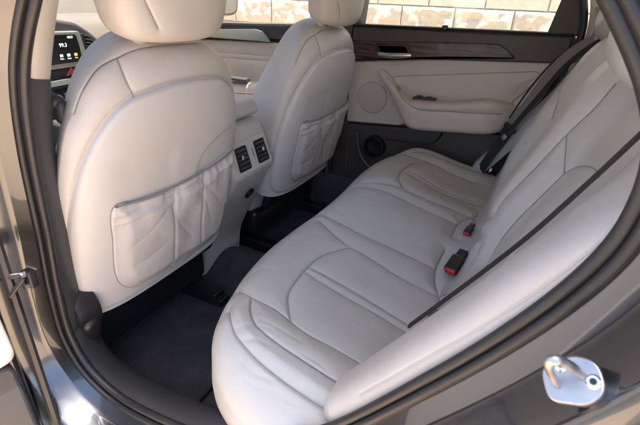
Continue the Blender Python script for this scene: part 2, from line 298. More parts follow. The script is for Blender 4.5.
SEAMS={"rear_cushion":[[[-0.4448,0.5445,0.3557],[-0.4276,0.5353,0.3681],[-0.414,0.5301,0.3744],[-0.404,0.5262,0.3775],[-0.3895,0.5217,0.3801],[-0.3651,0.5214,0.3784],[-0.3395,0.5221,0.3743],[-0.3165,0.5188,0.3696],[-0.2999,0.5155,0.3658]],[[-0.4448,1.4555,0.3557],[-0.4276,1.4647,0.3681],[-0.414,1.4699,0.3744],[-0.404,1.4738,0.3775],[-0.3895,1.4783,0.3801],[-0.3651,1.4786,0.3784],[-0.3395,1.4779,0.3743],[-0.3165,1.4812,0.3696],[-0.2999,1.4845,0.3658]],[[-0.3243,0.7708,0.3703],[-0.3337,0.7551,0.3719],[-0.3439,0.7336,0.3735],[-0.3489,0.7111,0.374],[-0.3513,0.6865,0.3741],[-0.3517,0.6599,0.374],[-0.3502,0.6327,0.3736],[-0.3476,0.6053,0.3733],[-0.3429,0.5808,0.3727],[-0.3358,0.564,0.3715],[-0.3262,0.5492,0.3698],[-0.312,0.5304,0.3674],[-0.2999,0.5155,0.3658]],[[-0.3243,1.2292,0.3703],[-0.3337,1.2449,0.3719],[-0.3439,1.2664,0.3735],[-0.3489,1.2889,0.374],[-0.3513,1.3135,0.3741],[-0.3517,1.3401,0.374],[-0.3502,1.3673,0.3736],[-0.3476,1.3947,0.3733],[-0.3429,1.4192,0.3727],[-0.3358,1.436,0.3715],[-0.3262,1.4508,0.3698],[-0.312,1.4696,0.3674],[-0.2999,1.4845,0.3658]],[[-0.2999,0.5155,0.3658],[-0.2834,0.5133,0.3617],[-0.2615,0.5121,0.3557],[-0.248,0.5137,0.3515],[-0.2335,0.5164,0.347],[-0.2155,0.5186,0.3418],[-0.2006,0.5191,0.3382],[-0.1827,0.5188,0.3346],[-0.1645,0.5182,0.3313],[-0.149,0.518,0.3279],[-0.1383,0.5179,0.3256]],[[-0.2999,1.4845,0.3658],[-0.2834,1.4867,0.3617],[-0.2615,1.4879,0.3557],[-0.248,1.4863,0.3515],[-0.2335,1.4836,0.347],[-0.2155,1.4814,0.3418],[-0.2006,1.4809,0.3382],[-0.1827,1.4812,0.3346],[-0.1645,1.4818,0.3313],[-0.149,1.482,0.3279],[-0.1383,1.4821,0.3256]],[[-0.3243,0.7708,0.3703],[-0.3186,0.7844,0.3694],[-0.3062,0.7981,0.3669],[-0.2836,0.7998,0.3613],[-0.2555,0.7975,0.3538],[-0.2349,0.7952,0.3482],[-0.2129,0.7918,0.3425],[-0.1915,0.7887,0.3376],[-0.1707,0.7867,0.3336],[-0.1507,0.7866,0.3293],[-0.1328,0.7867,0.3253],[-0.1088,0.7859,0.3206],[-0.0921,0.785,0.3178]],[[-0.3243,1.2292,0.3703],[-0.3186,1.2156,0.3694],[-0.3062,1.2019,0.3669],[-0.2836,1.2002,0.3613],[-0.2555,1.2025,0.3538],[-0.2349,1.2048,0.3482],[-0.2129,1.2082,0.3425],[-0.1915,1.2113,0.3376],[-0.1707,1.2133,0.3336],[-0.1507,1.2134,0.3293],[-0.1328,1.2133,0.3253],[-0.1088,1.2141,0.3206],[-0.0921,1.215,0.3178]],[[-0.3483,0.6719,0.3734],[-0.3317,0.6724,0.3697],[-0.3081,0.6742,0.3632],[-0.2799,0.6768,0.3541],[-0.2633,0.6782,0.3484],[-0.2444,0.6795,0.3419],[-0.2243,0.6803,0.3353],[-0.2039,0.6802,0.3294],[-0.1846,0.6789,0.3248],[-0.1677,0.6771,0.3214],[-0.1455,0.6747,0.3168],[-0.1255,0.6717,0.3131],[-0.1091,0.6682,0.311],[-0.0977,0.6655,0.3098]],[[-0.3483,1.3281,0.3734],[-0.3317,1.3276,0.3697],[-0.3081,1.3258,0.3632],[-0.2799,1.3232,0.3541],[-0.2633,1.3218,0.3484],[-0.2444,1.3205,0.3419],[-0.2243,1.3197,0.3353],[-0.2039,1.3198,0.3294],[-0.1846,1.3211,0.3248],[-0.1677,1.3229,0.3214],[-0.1455,1.3253,0.3168],[-0.1255,1.3283,0.3131],[-0.1091,1.3318,0.311],[-0.0977,1.3345,0.3098]],[[-0.347,0.6521,0.373],[-0.3321,0.6509,0.3696],[-0.3115,0.6501,0.3639],[-0.2891,0.6506,0.3567],[-0.2681,0.652,0.3494],[-0.2486,0.6541,0.3424],[-0.2289,0.6563,0.3357],[-0.2088,0.6577,0.3296],[-0.1884,0.6577,0.3244],[-0.1657,0.6557,0.3199],[-0.142,0.6535,0.3151],[-0.1209,0.6504,0.3117],[-0.1064,0.6476,0.3101]],[[-0.347,1.3479,0.373],[-0.3321,1.3491,0.3696],[-0.3115,1.3499,0.3639],[-0.2891,1.3494,0.3567],[-0.2681,1.348,0.3494],[-0.2486,1.3459,0.3424],[-0.2289,1.3437,0.3357],[-0.2088,1.3423,0.3296],[-0.1884,1.3423,0.3244],[-0.1657,1.3443,0.3199],[-0.142,1.3465,0.3151],[-0.1209,1.3496,0.3117],[-0.1064,1.3524,0.3101]],[[-0.4195,0.4819,0.3621],[-0.3971,0.4573,0.3748],[-0.3794,0.4403,0.3776],[-0.3639,0.4283,0.3764],[-0.35,0.4211,0.3747],[-0.3345,0.4156,0.3723],[-0.3153,0.4101,0.368],[-0.2933,0.4058,0.3626],[-0.2764,0.4038,0.3583],[-0.2585,0.4025,0.3535],[-0.2415,0.4016,0.349],[-0.2258,0.4011,0.345],[-0.2109,0.4008,0.3415],[-0.1974,0.4006,0.3385],[-0.1786,0.4005,0.3346],[-0.1654,0.4006,0.3318]],[[-0.4195,1.5181,0.3621],[-0.3971,1.5427,0.3748],[-0.3794,1.5597,0.3776],[-0.3639,1.5717,0.3764],[-0.35,1.5789,0.3747],[-0.3345,1.5844,0.3723],[-0.3153,1.5899,0.368],[-0.2933,1.5942,0.3626],[-0.2764,1.5962,0.3583],[-0.2585,1.5975,0.3535],[-0.2415,1.5984,0.349],[-0.2258,1.5989,0.345],[-0.2109,1.5992,0.3415],[-0.1974,1.5994,0.3385],[-0.1786,1.5995,0.3346],[-0.1654,1.5994,0.3318]],[[-0.3912,0.5209,0.38],[-0.382,0.5069,0.3815],[-0.3685,0.4892,0.3836],[-0.3537,0.4739,0.3846],[-0.3372,0.4622,0.3834],[-0.3173,0.456,0.3799],[-0.2953,0.4527,0.3749],[-0.2796,0.4515,0.371],[-0.263,0.451,0.3668],[-0.2468,0.4508,0.3627],[-0.2316,0.4506,0.3589],[-0.2166,0.4504,0.3554],[-0.201,0.45,0.352],[-0.1822,0.4493,0.3484],[-0.1631,0.4487,0.3448],[-0.1499,0.4487,0.3418]],[[-0.3912,1.4791,0.38],[-0.382,1.4931,0.3815],[-0.3685,1.5108,0.3836],[-0.3537,1.5261,0.3846],[-0.3372,1.5378,0.3834],[-0.3173,1.544,0.3799],[-0.2953,1.5473,0.3749],[-0.2796,1.5485,0.371],[-0.263,1.549,0.3668],[-0.2468,1.5492,0.3627],[-0.2316,1.5494,0.3589],[-0.2166,1.5496,0.3554],[-0.201,1.55,0.352],[-0.1822,1.5507,0.3484],[-0.1631,1.5513,0.3448],[-0.1499,1.5513,0.3418]],[[-0.4344,0.8969,0.3755],[-0.4046,0.8818,0.381],[-0.3724,0.8737,0.3795],[-0.3461,0.8696,0.3762],[-0.3173,0.8671,0.371],[-0.2884,0.867,0.3646],[-0.2666,0.8684,0.3593],[-0.2441,0.8703,0.3539],[-0.2216,0.872,0.3486],[-0.1999,0.8728,0.344],[-0.1697,0.8721,0.3385],[-0.1411,0.8732,0.332],[-0.1214,0.8739,0.3276]],[[-0.4344,1.1031,0.3755],[-0.4046,1.1182,0.381],[-0.3724,1.1263,0.3795],[-0.3461,1.1304,0.3762],[-0.3173,1.1329,0.371],[-0.2884,1.133,0.3646],[-0.2666,1.1316,0.3593],[-0.2441,1.1297,0.3539],[-0.2216,1.128,0.3486],[-0.1999,1.1272,0.344],[-0.1697,1.1279,0.3385],[-0.1411,1.1268,0.332],[-0.1214,1.1261,0.3276]],[[-0.42,0.8571,0.3797],[-0.3845,0.8315,0.3796],[-0.3514,0.8118,0.376],[-0.3247,0.8024,0.3711],[-0.3062,0.7981,0.3669]],[[-0.42,1.1429,0.3797],[-0.3845,1.1685,0.3796],[-0.3514,1.1882,0.376],[-0.3247,1.1976,0.3711],[-0.3062,1.2019,0.3669]],[[-0.0921,0.785,0.3178],[-0.1007,0.8011,0.3202],[-0.1109,0.8236,0.3233],[-0.1173,0.8458,0.3255],[-0.1214,0.8739,0.3276],[-0.1219,0.9204,0.33],[-0.121,0.9626,0.3322]],[[-0.0921,1.215,0.3178],[-0.1007,1.1989,0.3202],[-0.1109,1.1764,0.3233],[-0.1173,1.1542,0.3255],[-0.1214,1.1261,0.3276],[-0.1219,1.0796,0.33],[-0.121,1.0374,0.3322]],[[-0.0921,0.785,0.3178],[-0.0875,0.795,0.3178],[-0.0801,0.8085,0.3174],[-0.0681,0.8237,0.3167],[-0.0575,0.837,0.3154]],[[-0.0921,1.215,0.3178],[-0.0875,1.205,0.3178],[-0.0801,1.1915,0.3174],[-0.0681,1.1763,0.3167],[-0.0575,1.163,0.3154]],[[-0.0921,0.785,0.3178],[-0.0883,0.7719,0.3164],[-0.0847,0.7553,0.3148],[-0.0846,0.7384,0.3136],[-0.0855,0.7254,0.3126]],[[-0.0921,1.215,0.3178],[-0.0883,1.2281,0.3164],[-0.0847,1.2447,0.3148],[-0.0846,1.2616,0.3136],[-0.0855,1.2746,0.3126]]],"creases":[[[-0.366,0.4312,0.3775],[-0.3599,0.4374,0.3816],[-0.3523,0.4463,0.3848],[-0.3438,0.454,0.3849],[-0.3346,0.4614,0.383],[-0.3223,0.4666,0.3801],[-0.3122,0.4699,0.3775]],[[-0.342,0.4207,0.3753],[-0.3349,0.4251,0.3777],[-0.3254,0.4308,0.3789],[-0.3125,0.434,0.3772],[-0.3017,0.4358,0.3751]],[[-0.3369,0.4767,0.3814],[-0.3215,0.4772,0.3782],[-0.3016,0.4782,0.3735],[-0.2801,0.4789,0.3679],[-0.2631,0.4795,0.3633]],[[-0.3054,0.3816,0.3425],[-0.2869,0.3812,0.3416],[-0.2634,0.3822,0.339],[-0.2465,0.3838,0.3369],[-0.2291,0.3856,0.3345],[-0.217,0.387,0.3329]],[[-0.33,0.3978,0.3577],[-0.3164,0.3946,0.3556],[-0.2992,0.3921,0.3529],[-0.2814,0.3929,0.3514],[-0.2676,0.3946,0.3502]],[[-0.4409,0.9581,0.3716],[-0.4053,0.926,0.383],[-0.3761,0.9121,0.3814],[-0.3541,0.8907,0.3781],[-0.3391,0.8726,0.3752]],[[-0.4398,0.5854,0.3683],[-0.434,0.5962,0.3727],[-0.4259,0.6083,0.3767],[-0.4126,0.6095,0.3791],[-0.4023,0.6093,0.3793]],[[-0.2497,0.4559,0.3634],[-0.2364,0.4594,0.3597],[-0.2197,0.4619,0.3554],[-0.2047,0.4579,0.3525],[-0.1937,0.4533,0.3505]],[[-0.2275,0.857,0.3494],[-0.224,0.8755,0.3493],[-0.2156,0.8975,0.3485],[-0.1955,0.9124,0.3452],[-0.1768,0.9213,0.3424]]],"pocket_creases":[[[-0.6515,0.4827,0.4703],[-0.6455,0.4939,0.4739],[-0.6437,0.5156,0.4751],[-0.6399,0.5434,0.4784],[-0.643,0.5733,0.4775]],[[-0.6591,0.4978,0.4151],[-0.6566,0.514,0.4187],[-0.6529,0.5357,0.4262],[-0.6477,0.5581,0.4426],[-0.647,0.5793,0.4552]],[[-0.6499,0.6037,0.4631],[-0.6534,0.6121,0.4413],[-0.6564,0.624,0.4129],[-0.6681,0.6517,0.3756],[-0.6748,0.6738,0.3464]],[[-0.6414,0.6697,0.4878],[-0.6448,0.6861,0.4665],[-0.6513,0.7083,0.4351],[-0.6601,0.7271,0.3957],[-0.6714,0.7453,0.3589]],[[-0.6461,0.6956,0.4921],[-0.6443,0.7098,0.4746],[-0.6502,0.7372,0.4452],[-0.6576,0.7645,0.4116],[-0.671,0.7947,0.3781]],[[-0.6725,0.5038,0.3588],[-0.6713,0.519,0.3586],[-0.6703,0.5399,0.3592],[-0.6689,0.5619,0.3643],[-0.6673,0.5792,0.3699]]],"far_creases":[[[0.0281,1.1546,0.6963],[0.0294,1.1209,0.6828],[0.0292,1.1131,0.6629],[0.0286,1.1079,0.6466]]],"rear_backrest":[[[0.0858,0.7645,0.7858],[0.0815,0.762,0.7762],[0.0754,0.7602,0.762],[0.0686,0.7601,0.7468],[0.063,0.7611,0.736],[0.0568,0.7627,0.7249],[0.0501,0.7646,0.7129],[0.0431,0.7663,0.6997],[0.0373,0.7674,0.688],[0.0311,0.7684,0.6753],[0.0247,0.7693,0.6618],[0.0182,0.7703,0.6481],[0.0116,0.7715,0.6345],[0.003,0.7736,0.6174],[-0.006,0.7762,0.5998],[-0.0148,0.7786,0.5822],[-0.0226,0.7803,0.5651],[-0.0314,0.7842,0.5427],[-0.0389,0.7911,0.5196],[-0.0597,1.069,0.3646],[-0.0469,0.7907,0.4739],[-0.0465,0.773,0.4579],[-0.046,0.7607,0.4469]],[[0.0431,0.7663,0.6997],[0.045,0.7581,0.6906],[0.0475,0.7476,0.6778],[0.0502,0.735,0.6623],[0.0522,0.7235,0.65]],[[0.0522,0.7235,0.65],[0.0568,0.7208,0.6575],[0.0629,0.7156,0.6662],[0.0691,0.7049,0.6734],[0.0734,0.68,0.6826],[0.0763,0.6543,0.6892],[0.0782,0.6303,0.6935],[0.079,0.6076,0.6953],[0.0792,0.5915,0.6958]],[[0.0522,0.7235,0.65],[0.0466,0.7246,0.6384],[0.0383,0.7261,0.6212],[0.0294,0.7275,0.6023],[0.0223,0.7287,0.5876],[0.0146,0.73,0.5715],[0.0069,0.7309,0.5549],[0.0001,0.7312,0.5389],[-0.0074,0.73,0.5191],[-0.0136,0.7266,0.5006],[-0.0187,0.7202,0.4843],[-0.0225,0.7059,0.4713],[-0.0245,0.6752,0.4694],[-0.0257,0.6544,0.4685]],[[0.074,0.5956,0.6839],[0.0702,0.6011,0.6753],[0.0647,0.6097,0.6625],[0.0579,0.6199,0.6468],[0.0507,0.6297,0.6301],[0.0442,0.6369,0.6147],[0.0369,0.641,0.5978],[0.03,0.6417,0.5817],[0.0236,0.6398,0.5669],[0.0179,0.6364,0.5537],[0.0112,0.6277,0.5389],[0.006,0.6157,0.5278],[0.0026,0.6068,0.5206]]],"rear_headrest":[[[0.0599,0.5507,0.8508],[0.0609,0.5472,0.8446],[0.0628,0.5443,0.8364],[0.0662,0.5416,0.8284],[0.0695,0.542,0.822]]],"front_seat":[[[-0.6642,0.4343,0.6982],[-0.6626,0.4417,0.7122],[-0.6605,0.4535,0.7303],[-0.6582,0.4633,0.7423],[-0.6565,0.4756,0.7543],[-0.6554,0.4884,0.7639],[-0.6508,0.5053,0.772],[-0.6457,0.5221,0.7771],[-0.6436,0.5397,0.7827],[-0.6418,0.5603,0.7871],[-0.6401,0.5784,0.789],[-0.6388,0.6,0.79],[-0.6382,0.6245,0.7904],[-0.638,0.6533,0.7901],[-0.639,0.6865,0.789],[-0.6445,0.7231,0.7871]],[[-0.6457,0.5221,0.7771],[-0.634,0.5179,0.7617],[-0.6246,0.5169,0.7413],[-0.6214,0.5207,0.7212],[-0.6187,0.5236,0.7059]]],"headrest":[[[-0.5773,0.5363,0.8623],[-0.5773,0.5408,0.8538],[-0.5775,0.547,0.8424],[-0.5783,0.5537,0.83],[-0.5797,0.5599,0.8198]]],"side_bolster":[[[-0.1155,0.3712,0.4306],[-0.1087,0.3711,0.44],[-0.0994,0.3709,0.453],[-0.089,0.3706,0.4675],[-0.0789,0.3704,0.4816],[-0.0702,0.3702,0.4938],[-0.0615,0.37,0.5062],[-0.0537,0.3698,0.5173],[-0.0459,0.3696,0.5283],[-0.0376,0.3694,0.54],[-0.0302,0.3691,0.5502],[-0.0224,0.3688,0.5607],[-0.0147,0.3685,0.5713],[-0.0073,0.3682,0.5815],[-0.0005,0.368,0.5912],[0.0058,0.3678,0.6002],[0.0116,0.3677,0.6089],[0.0172,0.3675,0.6173],[0.0225,0.3674,0.6257],[0.0276,0.3671,0.6341],[0.0325,0.3668,0.6424],[0.0371,0.3664,0.6506],[0.0415,0.366,0.6589],[0.0458,0.3656,0.6671],[0.05,0.3652,0.6753],[0.0536,0.3648,0.6825],[0.0572,0.3644,0.6901],[0.0608,0.364,0.6975],[0.0641,0.3639,0.7045],[0.067,0.3639,0.7108],[0.0693,0.3642,0.7161],[0.0723,0.3657,0.7244],[0.074,0.3681,0.7305],[0.0751,0.3703,0.7345]]],"armrest":[[[-0.5373,1.6238,0.6155],[-0.5158,1.6188,0.6011],[-0.4872,1.6176,0.5778],[-0.4511,1.5876,0.5484],[-0.4072,1.5682,0.523],[-0.379,1.568,0.5191],[-0.3466,1.568,0.5203],[-0.311,1.568,0.524],[-0.2732,1.568,0.5274],[-0.2379,1.568,0.53],[-0.1978,1.568,0.5333],[-0.1584,1.568,0.5368],[-0.1256,1.5774,0.5377],[-0.1032,1.5903,0.537]]]}
def seams(k): return [np.array(p) for p in SEAMS.get(k,[])]
car=thing('car','grey metallic car with pale leather seats, seen through its open rear door','car')

# ---------------------------------------------------------------- door opening: painted jamb, weatherstrip
OPEN=[(-.571,.862),(-.630,.767),(-.663,.654),(-.684,.50),(-.703,.375),(-.705,.27),(-.665,.196),(-.575,.163),(-.43,.178),(-.332,.213),(-.235,.283),(-.144,.368),
(-.036,.517),(.031,.622),(.069,.700),(.080,.755),(.073,.805),(.044,.858),(-.02,.935),(-.10,1.0),(-.22,1.045),(-.36,1.05),(-.47,1.01),(-.53,.94)]
OC=resample(cr(OPEN,16,True),420,True)
def sweep_open(prof,name,m,parent,closed_prof=False,yf=None):
    O=OC; T=np.roll(O,-2,0)-np.roll(O,2,0); T/=np.hypot(*T.T)[:,None]; nn=np.stack([T[:,1],-T[:,0]],1)
    if ((O-O.mean(0))*nn).sum()<0: nn=-nn
    # widen normals smoothly so that wide offsets do not cross
    V=[]
    tum=sstep(.82,1.1,O[:,1])*.05
    for (n,y) in prof:
        V.append(np.stack([O[:,0]+nn[:,0]*n, y+tum, O[:,1]+nn[:,1]*n],1))
    V=np.stack(V,1)
    hi=V[...,2]>1.16; V[...,2]=np.clip(V[...,2],-.12,1.16); V[...,0]=np.clip(V[...,0],-1.02,.62)
    return link_mesh(name,V.reshape(-1,3),grid_faces(len(O),len(prof),True,closed_prof),m,parent,True,50)
def arc(cx,cy,r,a0,a1,n=6): return [(cx+r*math.cos(math.radians(a0+(a1-a0)*k/n)),cy+r*math.sin(math.radians(a0+(a1-a0)*k/n))) for k in range(n+1)]
body=sweep_open([(.006,.353),(.0095,.3470),(.0125,.3445),(.0285,.3285),(.0305,.3250),(.0318,.3200),(.0400,.2930),(.0445,.2800),(.0460,.2765),(.0485,.2740),(.053,.2725),(.060,.2700),(.0635,.2680),(.066,.2640),(.068,.2560),(.072,.2500),(.080,.2455),(.12,.232),(.20,.218),(.34,.205),(.55,.20)],'body',M['paint'],car)
ws=sweep_open(arc(.001,.357,.0072,0,360,12)[:-1],'weatherstrip',M['rubber'],car,True)
sweep_open(arc(.0085,.3465,.0055,0,360,12)[:-1],'seal_lip',M['rubber'],ws,True)

# ---------------------------------------------------------------- shell of the car (roof, floor, far side) so that light enters only by glass and door
def loft(A,B,n,bulge,closed=False,ends=.0):
    A=np.array(A,float);B=np.array(B,float); t=np.linspace(0,1,n)[None,:,None]
    V=A[:,None]*(1-t)+B[:,None]*t
    N=grid_normals(V); prof=np.sin(np.pi*np.clip(t,0,1))**.6
    return V+N*bulge*prof
def strip(name,A,B,m,parent,bulge=.0,k=120,n=14,flip=False):
    A=resample(cr(A,8),k); B=resample(cr(B,8),k)
    return link_mesh(name,loft(A,B,n,bulge).reshape(-1,3),grid_faces(k,n,flip=flip),m,parent,True,None)
roof=MB(); roof.box((-.335,1.0,1.115),(1.37,1.24,.02),.008)
roof.build('headliner',M['head'],car)
MB().box((-.355,1.0,1.15),(1.49,1.46,.03),.012).build('roof_panel',M['paint'],car)
f=MB()
V=[];nx,ny=60,90
xs=np.linspace(-1.75,-.30,nx); ys=np.linspace(.40,1.66,ny)
for x in xs:
    for y in ys:
        z=.085*rbf(y-1.0,0,.11)+.10*sstep(.45,.40,y)*0
        z+= .16*sstep(.445,.40,y)+.16*sstep(1.60,1.66,y)
        z+= .0012*math.sin(x*55+y*31)+.45*sstep(-1.35,-1.75,x)
        V.append((x,y,z-.004))
link_mesh('floor_carpet',V,grid_faces(nx,ny),M['carpet'],car,True,None)
MB().box((-1.72,1.0,.35),(.03,1.4,.80),.005).build('firewall',M['dark'],car)
MB().box((-.25,1.0,-.05),(2.9,1.30,.05),.01).build('floor_pan',M['dark'],car)
MB().box((.44,1.0,.76),(.62,1.34,.02),.008).build('parcel_shelf',M['head'],car)
MB().box((.26,1.0,.40),(.03,1.30,.72),.01).build('seat_bulkhead',M['dark'],car)
# near front door (closed), mostly hidden by the pillar
nf=MB().prism(rpoly([(-1.62,-.05),(-.80,-.05),(-.78,.78),(-1.62,.75)],.05),lambda a,b,h:(a,h,b),.21,.31,.01).build('front_door',M['paint'],car)
MB().prism(rpoly([(-1.58,.05),(-.83,.05),(-.81,.76),(-1.58,.73)],.04),lambda a,b,h:(a,h,b),.312,.34,.01).build('door_trim',M['dark'],nf)
# quarter panels behind the door opening, both sides
MB().prism(rpoly([(.62,-.02),(1.0,-.02),(1.0,.80),(.62,.84)],.05),lambda a,b,h:(a,h,b),.20,.24,.01).build('rear_quarter',M['paint'],car)
MB().prism(rpoly([(.09,-.05),(1.0,-.05),(1.0,.80),(.09,.80)],.03),lambda a,b,h:(a,h,b),1.90,1.72,.01).build('far_rear_quarter',M['paint'],car)
# windscreen frame
for sy in (.36,1.64):
    MB().tube([(-1.02,sy,1.10),(-1.35,sy,.93),(-1.72,sy,.76)],.035,10).build('windscreen_pillar',M['hard'],car)
def slab(name,quad,m,parent,th=.004):
    q=[Vector(p) for p in quad]; n=(q[1]-q[0]).cross(q[3]-q[0]).normalized()*th
    V=[p for p in q]+[p+n for p in q]
    return link_mesh(name,[v[:] for v in V],[(0,1,2,3),(7,6,5,4),(0,4,5,1),(1,5,6,2),(2,6,7,3),(3,7,4,0)],m,parent,False)
slab('windscreen',[(-1.78,.38,.74),(-1.78,1.62,.74),(-1.04,1.62,1.10),(-1.04,.38,1.10)],M['glass'],car)
slab('rear_window',[(.34,.45,1.10),(.34,1.55,1.10),(.80,1.50,.78),(.80,.50,.78)],M['glass'],car)

# ---------------------------------------------------------------- near pillar and sill trims
inner=[(-.560,.40,1.02),(-.600,.42,.93),(-.639,.43,.861),(-.697,.43,.751),(-.734,.43,.623),(-.752,.43,.48),(-.766,.435,.343),(-.790,.445,.262),(-.79,.45,.170),(-.745,.45,.118),(-.628,.45,.092),(-.477,.45,.107),(-.378,.45,.129),(-.25,.44,.17)]
def open_pts(i0,i1):
    return [(x,.362,z) for x,z in OPEN[i0:i1+1]]
outer_p=[(-.53,.40,.94),(-.571,.362,.862),(-.630,.362,.767),(-.663,.362,.654),(-.684,.362,.50),(-.703,.362,.375),(-.705,.362,.27),(-.665,.362,.196)]
outer_s=[(-.705,.362,.27),(-.665,.362,.196),(-.575,.362,.163),(-.43,.362,.178),(-.332,.362,.213),(-.235,.362,.283)]
pil_low=strip('pillar_trim',[(-.632,.362,.764),(-.663,.362,.654),(-.684,.362,.50),(-.703,.362,.375),(-.707,.362,.27)],[(-.699,.43,.748),(-.734,.43,.623),(-.752,.43,.48),(-.766,.435,.343),(-.785,.445,.27)],M['dark'],car,.012)
tagp(pil_low,'dark grey lower pillar trim')
tagp(strip('pillar_trim',[(-.40,.40,1.04),(-.50,.39,.98),(-.571,.362,.862),(-.6315,.362,.765)],[(-.45,.46,1.07),(-.56,.44,1.0),(-.639,.43,.861),(-.6985,.43,.749)],M['hard'],car,.011),'beige upper pillar trim')
strip('pillar_side',[(-.45,.462,1.07),(-.56,.442,1.0),(-.641,.432,.861),(-.70,.432,.75),(-.736,.432,.623),(-.754,.432,.48),(-.768,.437,.343)],[(-.50,.42,1.07),(-.62,.42,1.0),(-.72,.41,.861),(-.78,.41,.75),(-.80,.41,.623),(-.82,.41,.48),(-.83,.41,.343)],M['rubber'],car,.004)
sill=strip('sill_trim',[(-.706,.362,.27),(-.667,.362,.196),(-.575,.362,.163),(-.43,.362,.178),(-.332,.362,.213),(-.235,.362,.283)],[(-.785,.445,.27),(-.785,.452,.180),(-.745,.452,.120),(-.628,.452,.094),(-.477,.452,.109),(-.378,.452,.131)],M['dark'],car,.014)
strip('sill_edge',[(-.785,.4525,.27),(-.785,.4525,.179),(-.745,.4525,.119),(-.628,.4525,.093),(-.477,.4525,.108),(-.30,.4525,.131)],[(-.785,.456,.10),(-.785,.458,.05),(-.745,.46,-.01),(-.628,.46,-.01),(-.477,.46,-.01),(-.30,.46,-.01)],M['dark'],sill,.004)
# belt guide on the pillar by the front seat
g=MB(); g.box((-.722,.440,.712),(.045,.022,.020),.008,Matrix.Rotation(.35,3,'Y')); g.box((-.705,.444,.690),(.022,.022,.042),.010)
g.build('belt_guide',M['dark'],car)

# striker and its reflection-catching plate
st=MB(); fn0=Vector((-.40,-.60,.62)).normalized()
E1=Vector((.86,.12,.50)); E1=(E1-fn0*E1.dot(fn0)).normalized(); E2=fn0.cross(E1)
B0=Vector((.0700,.288,.6360))
def sw(a,b,h): p=B0+E1*a*1.12+E2*b*1.5+fn0*h; return p[:]
o=rpoly([(-.018,-.008),(.004,-.012),(.017,-.007),(.0175,.007),(.005,.012),(-.018,.008)],.006)
st.prism(o,sw,-.008,.0035,.0012)
strk=st.build('door_striker',M['zinc'],car,sharp=40)
LD=Vector((-.40,-.42,.82)).normalized()
def sl3(a,b,h): return (B0+E1*a*1.05+E2*b*1.3+LD*h*1.6)[:]
lp=MB(); lp.tube([sl3(*p) for p in cr([(-.011,-.002,.000),(-.0115,-.002,.010),(-.011,-.002,.020),(-.0085,-.002,.0245),(-.0045,-.002,.0245),(-.001,-.001,.020),(.004,0,.010),(.007,.001,.0)],5)],.0027,14,rx=.0036)
lp.build('striker_loop',M['zinc'],strk)
for a,b in ((-.004,.0075),(.0115,-.002)):
    sc=MB(); cM=Matrix.Translation(B0+E1*a*1.12+E2*b*1.5)@Matrix((E1,E2,fn0)).transposed().to_4x4()
    sc.lathe([(.0052,.003),(.0052,.0046),(.0042,.0056),(.0024,.0056),(.0020,.0040),(0,.0040)],cM,18); sc.build('screw',M['chrome'],strk); rz=MB(); rz.lathe([(.0022,.0030),(.0022,.00435),(0,.00435)],cM,6); rz.build('recess_shade',M['black'],strk)  # black disc painted in for the shade of the hex recess
# door check strap on the front pillar jamb
hg=MB()
hg.box((-.655,.298,.462),(.020,.014,.030),.003); hg.tube([(-.655,.290,.472),(-.668,.272,.474),(-.690,.262,.470)],.005,10,rx=.003)
hg.tube([(-.650,.286,.470),(-.668,.268,.440)],.0035,8)
hgo=hg.build('door_check',M['black'],car)
for z in (.451,.473):
    MB().tube([(-.655,.293,z),(-.655,.285,z)],.0050,6).build('bolt',M['zinc'],hgo)

# ---------------------------------------------------------------- open rear door (near), hinged on the front pillar
def od(a,b,h): # a along the door towards its free edge, b up, h towards the cabin side
    d=Vector((-.20,-.98,0)).normalized(); n=Vector((.98,-.20,0)).normalized(); p=Vector((-.672,.252,0))+d*a+n*h; return (p.x,p.y,b)
dr=MB().prism(rpoly([(.0,.10),(.75,.10),(.75,.80),(-.005,.80)],.03),od,-.10,-.012,.01).build('rear_door',M['paint'],car)
tagp(dr,'open near rear door, its beige inner trim edge showing')
MB().prism(rpoly([(.004,.335),(.70,.30),(.70,.775),(.22,.775),(.012,.56)],.022),od,-.010,.022,.008).build('door_trim',M['hard'],dr)
tagp(MB().prism(rpoly([(.010,.12),(.70,.12),(.70,.297),(.012,.328)],.02),od,-.010,.014,.006).build('door_trim',M['dark'],dr),'dark lower door trim')
MB().tube([od(-.018,.12,-.004),od(-.022,.45,-.004),od(-.03,.78,-.004)],.008,8).build('weatherstrip',M['rubber'],dr)

# ---------------------------------------------------------------- front seats
X0,Z0=-.732,.22; kk=.25; VD=np.array([kk,0,1])/math.hypot(kk,1); WD=np.array([1,0,-kk])/math.hypot(kk,1)
YN=.637
def SF(u,v,w,Yc=YN):
    u,v,w=np.broadcast_arrays(np.asarray(u,float),np.asarray(v,float),np.asarray(w,float))
    return np.stack([X0+v*VD[0]+w*WD[0], Yc+u, Z0+v*VD[2]+w*WD[2]],-1)
def interp(x,tab):
    tab=np.array(tab); xs=tab[:,0]
    Q=cr(tab,10); return np.interp(x,Q[:,0],Q[:,1])
HW=[(-.12,.20),(0,.234),(.10,.241),(.25,.241),(.34,.240),(.42,.229),(.47,.214),(.51,.194),(.54,.168),(.563,.130),(.577,.095),(.586,.05)]
def hwv(v): return interp(v,HW)
def bv_(v): return .092*np.sqrt(np.clip(1-np.clip((v-.45)/.1365,0,1)**2.2,0,1))+.004
def nexp(v): return 3.6-1.1*sstep(.31,.54,v)
def seat_rear(u,v):
    n=nexp(v); b=bv_(v); a=np.clip(np.abs(u)/hwv(v),0,1)
    return -.092+.004+b*(np.clip(1-a**n,0,1))**(1/n)
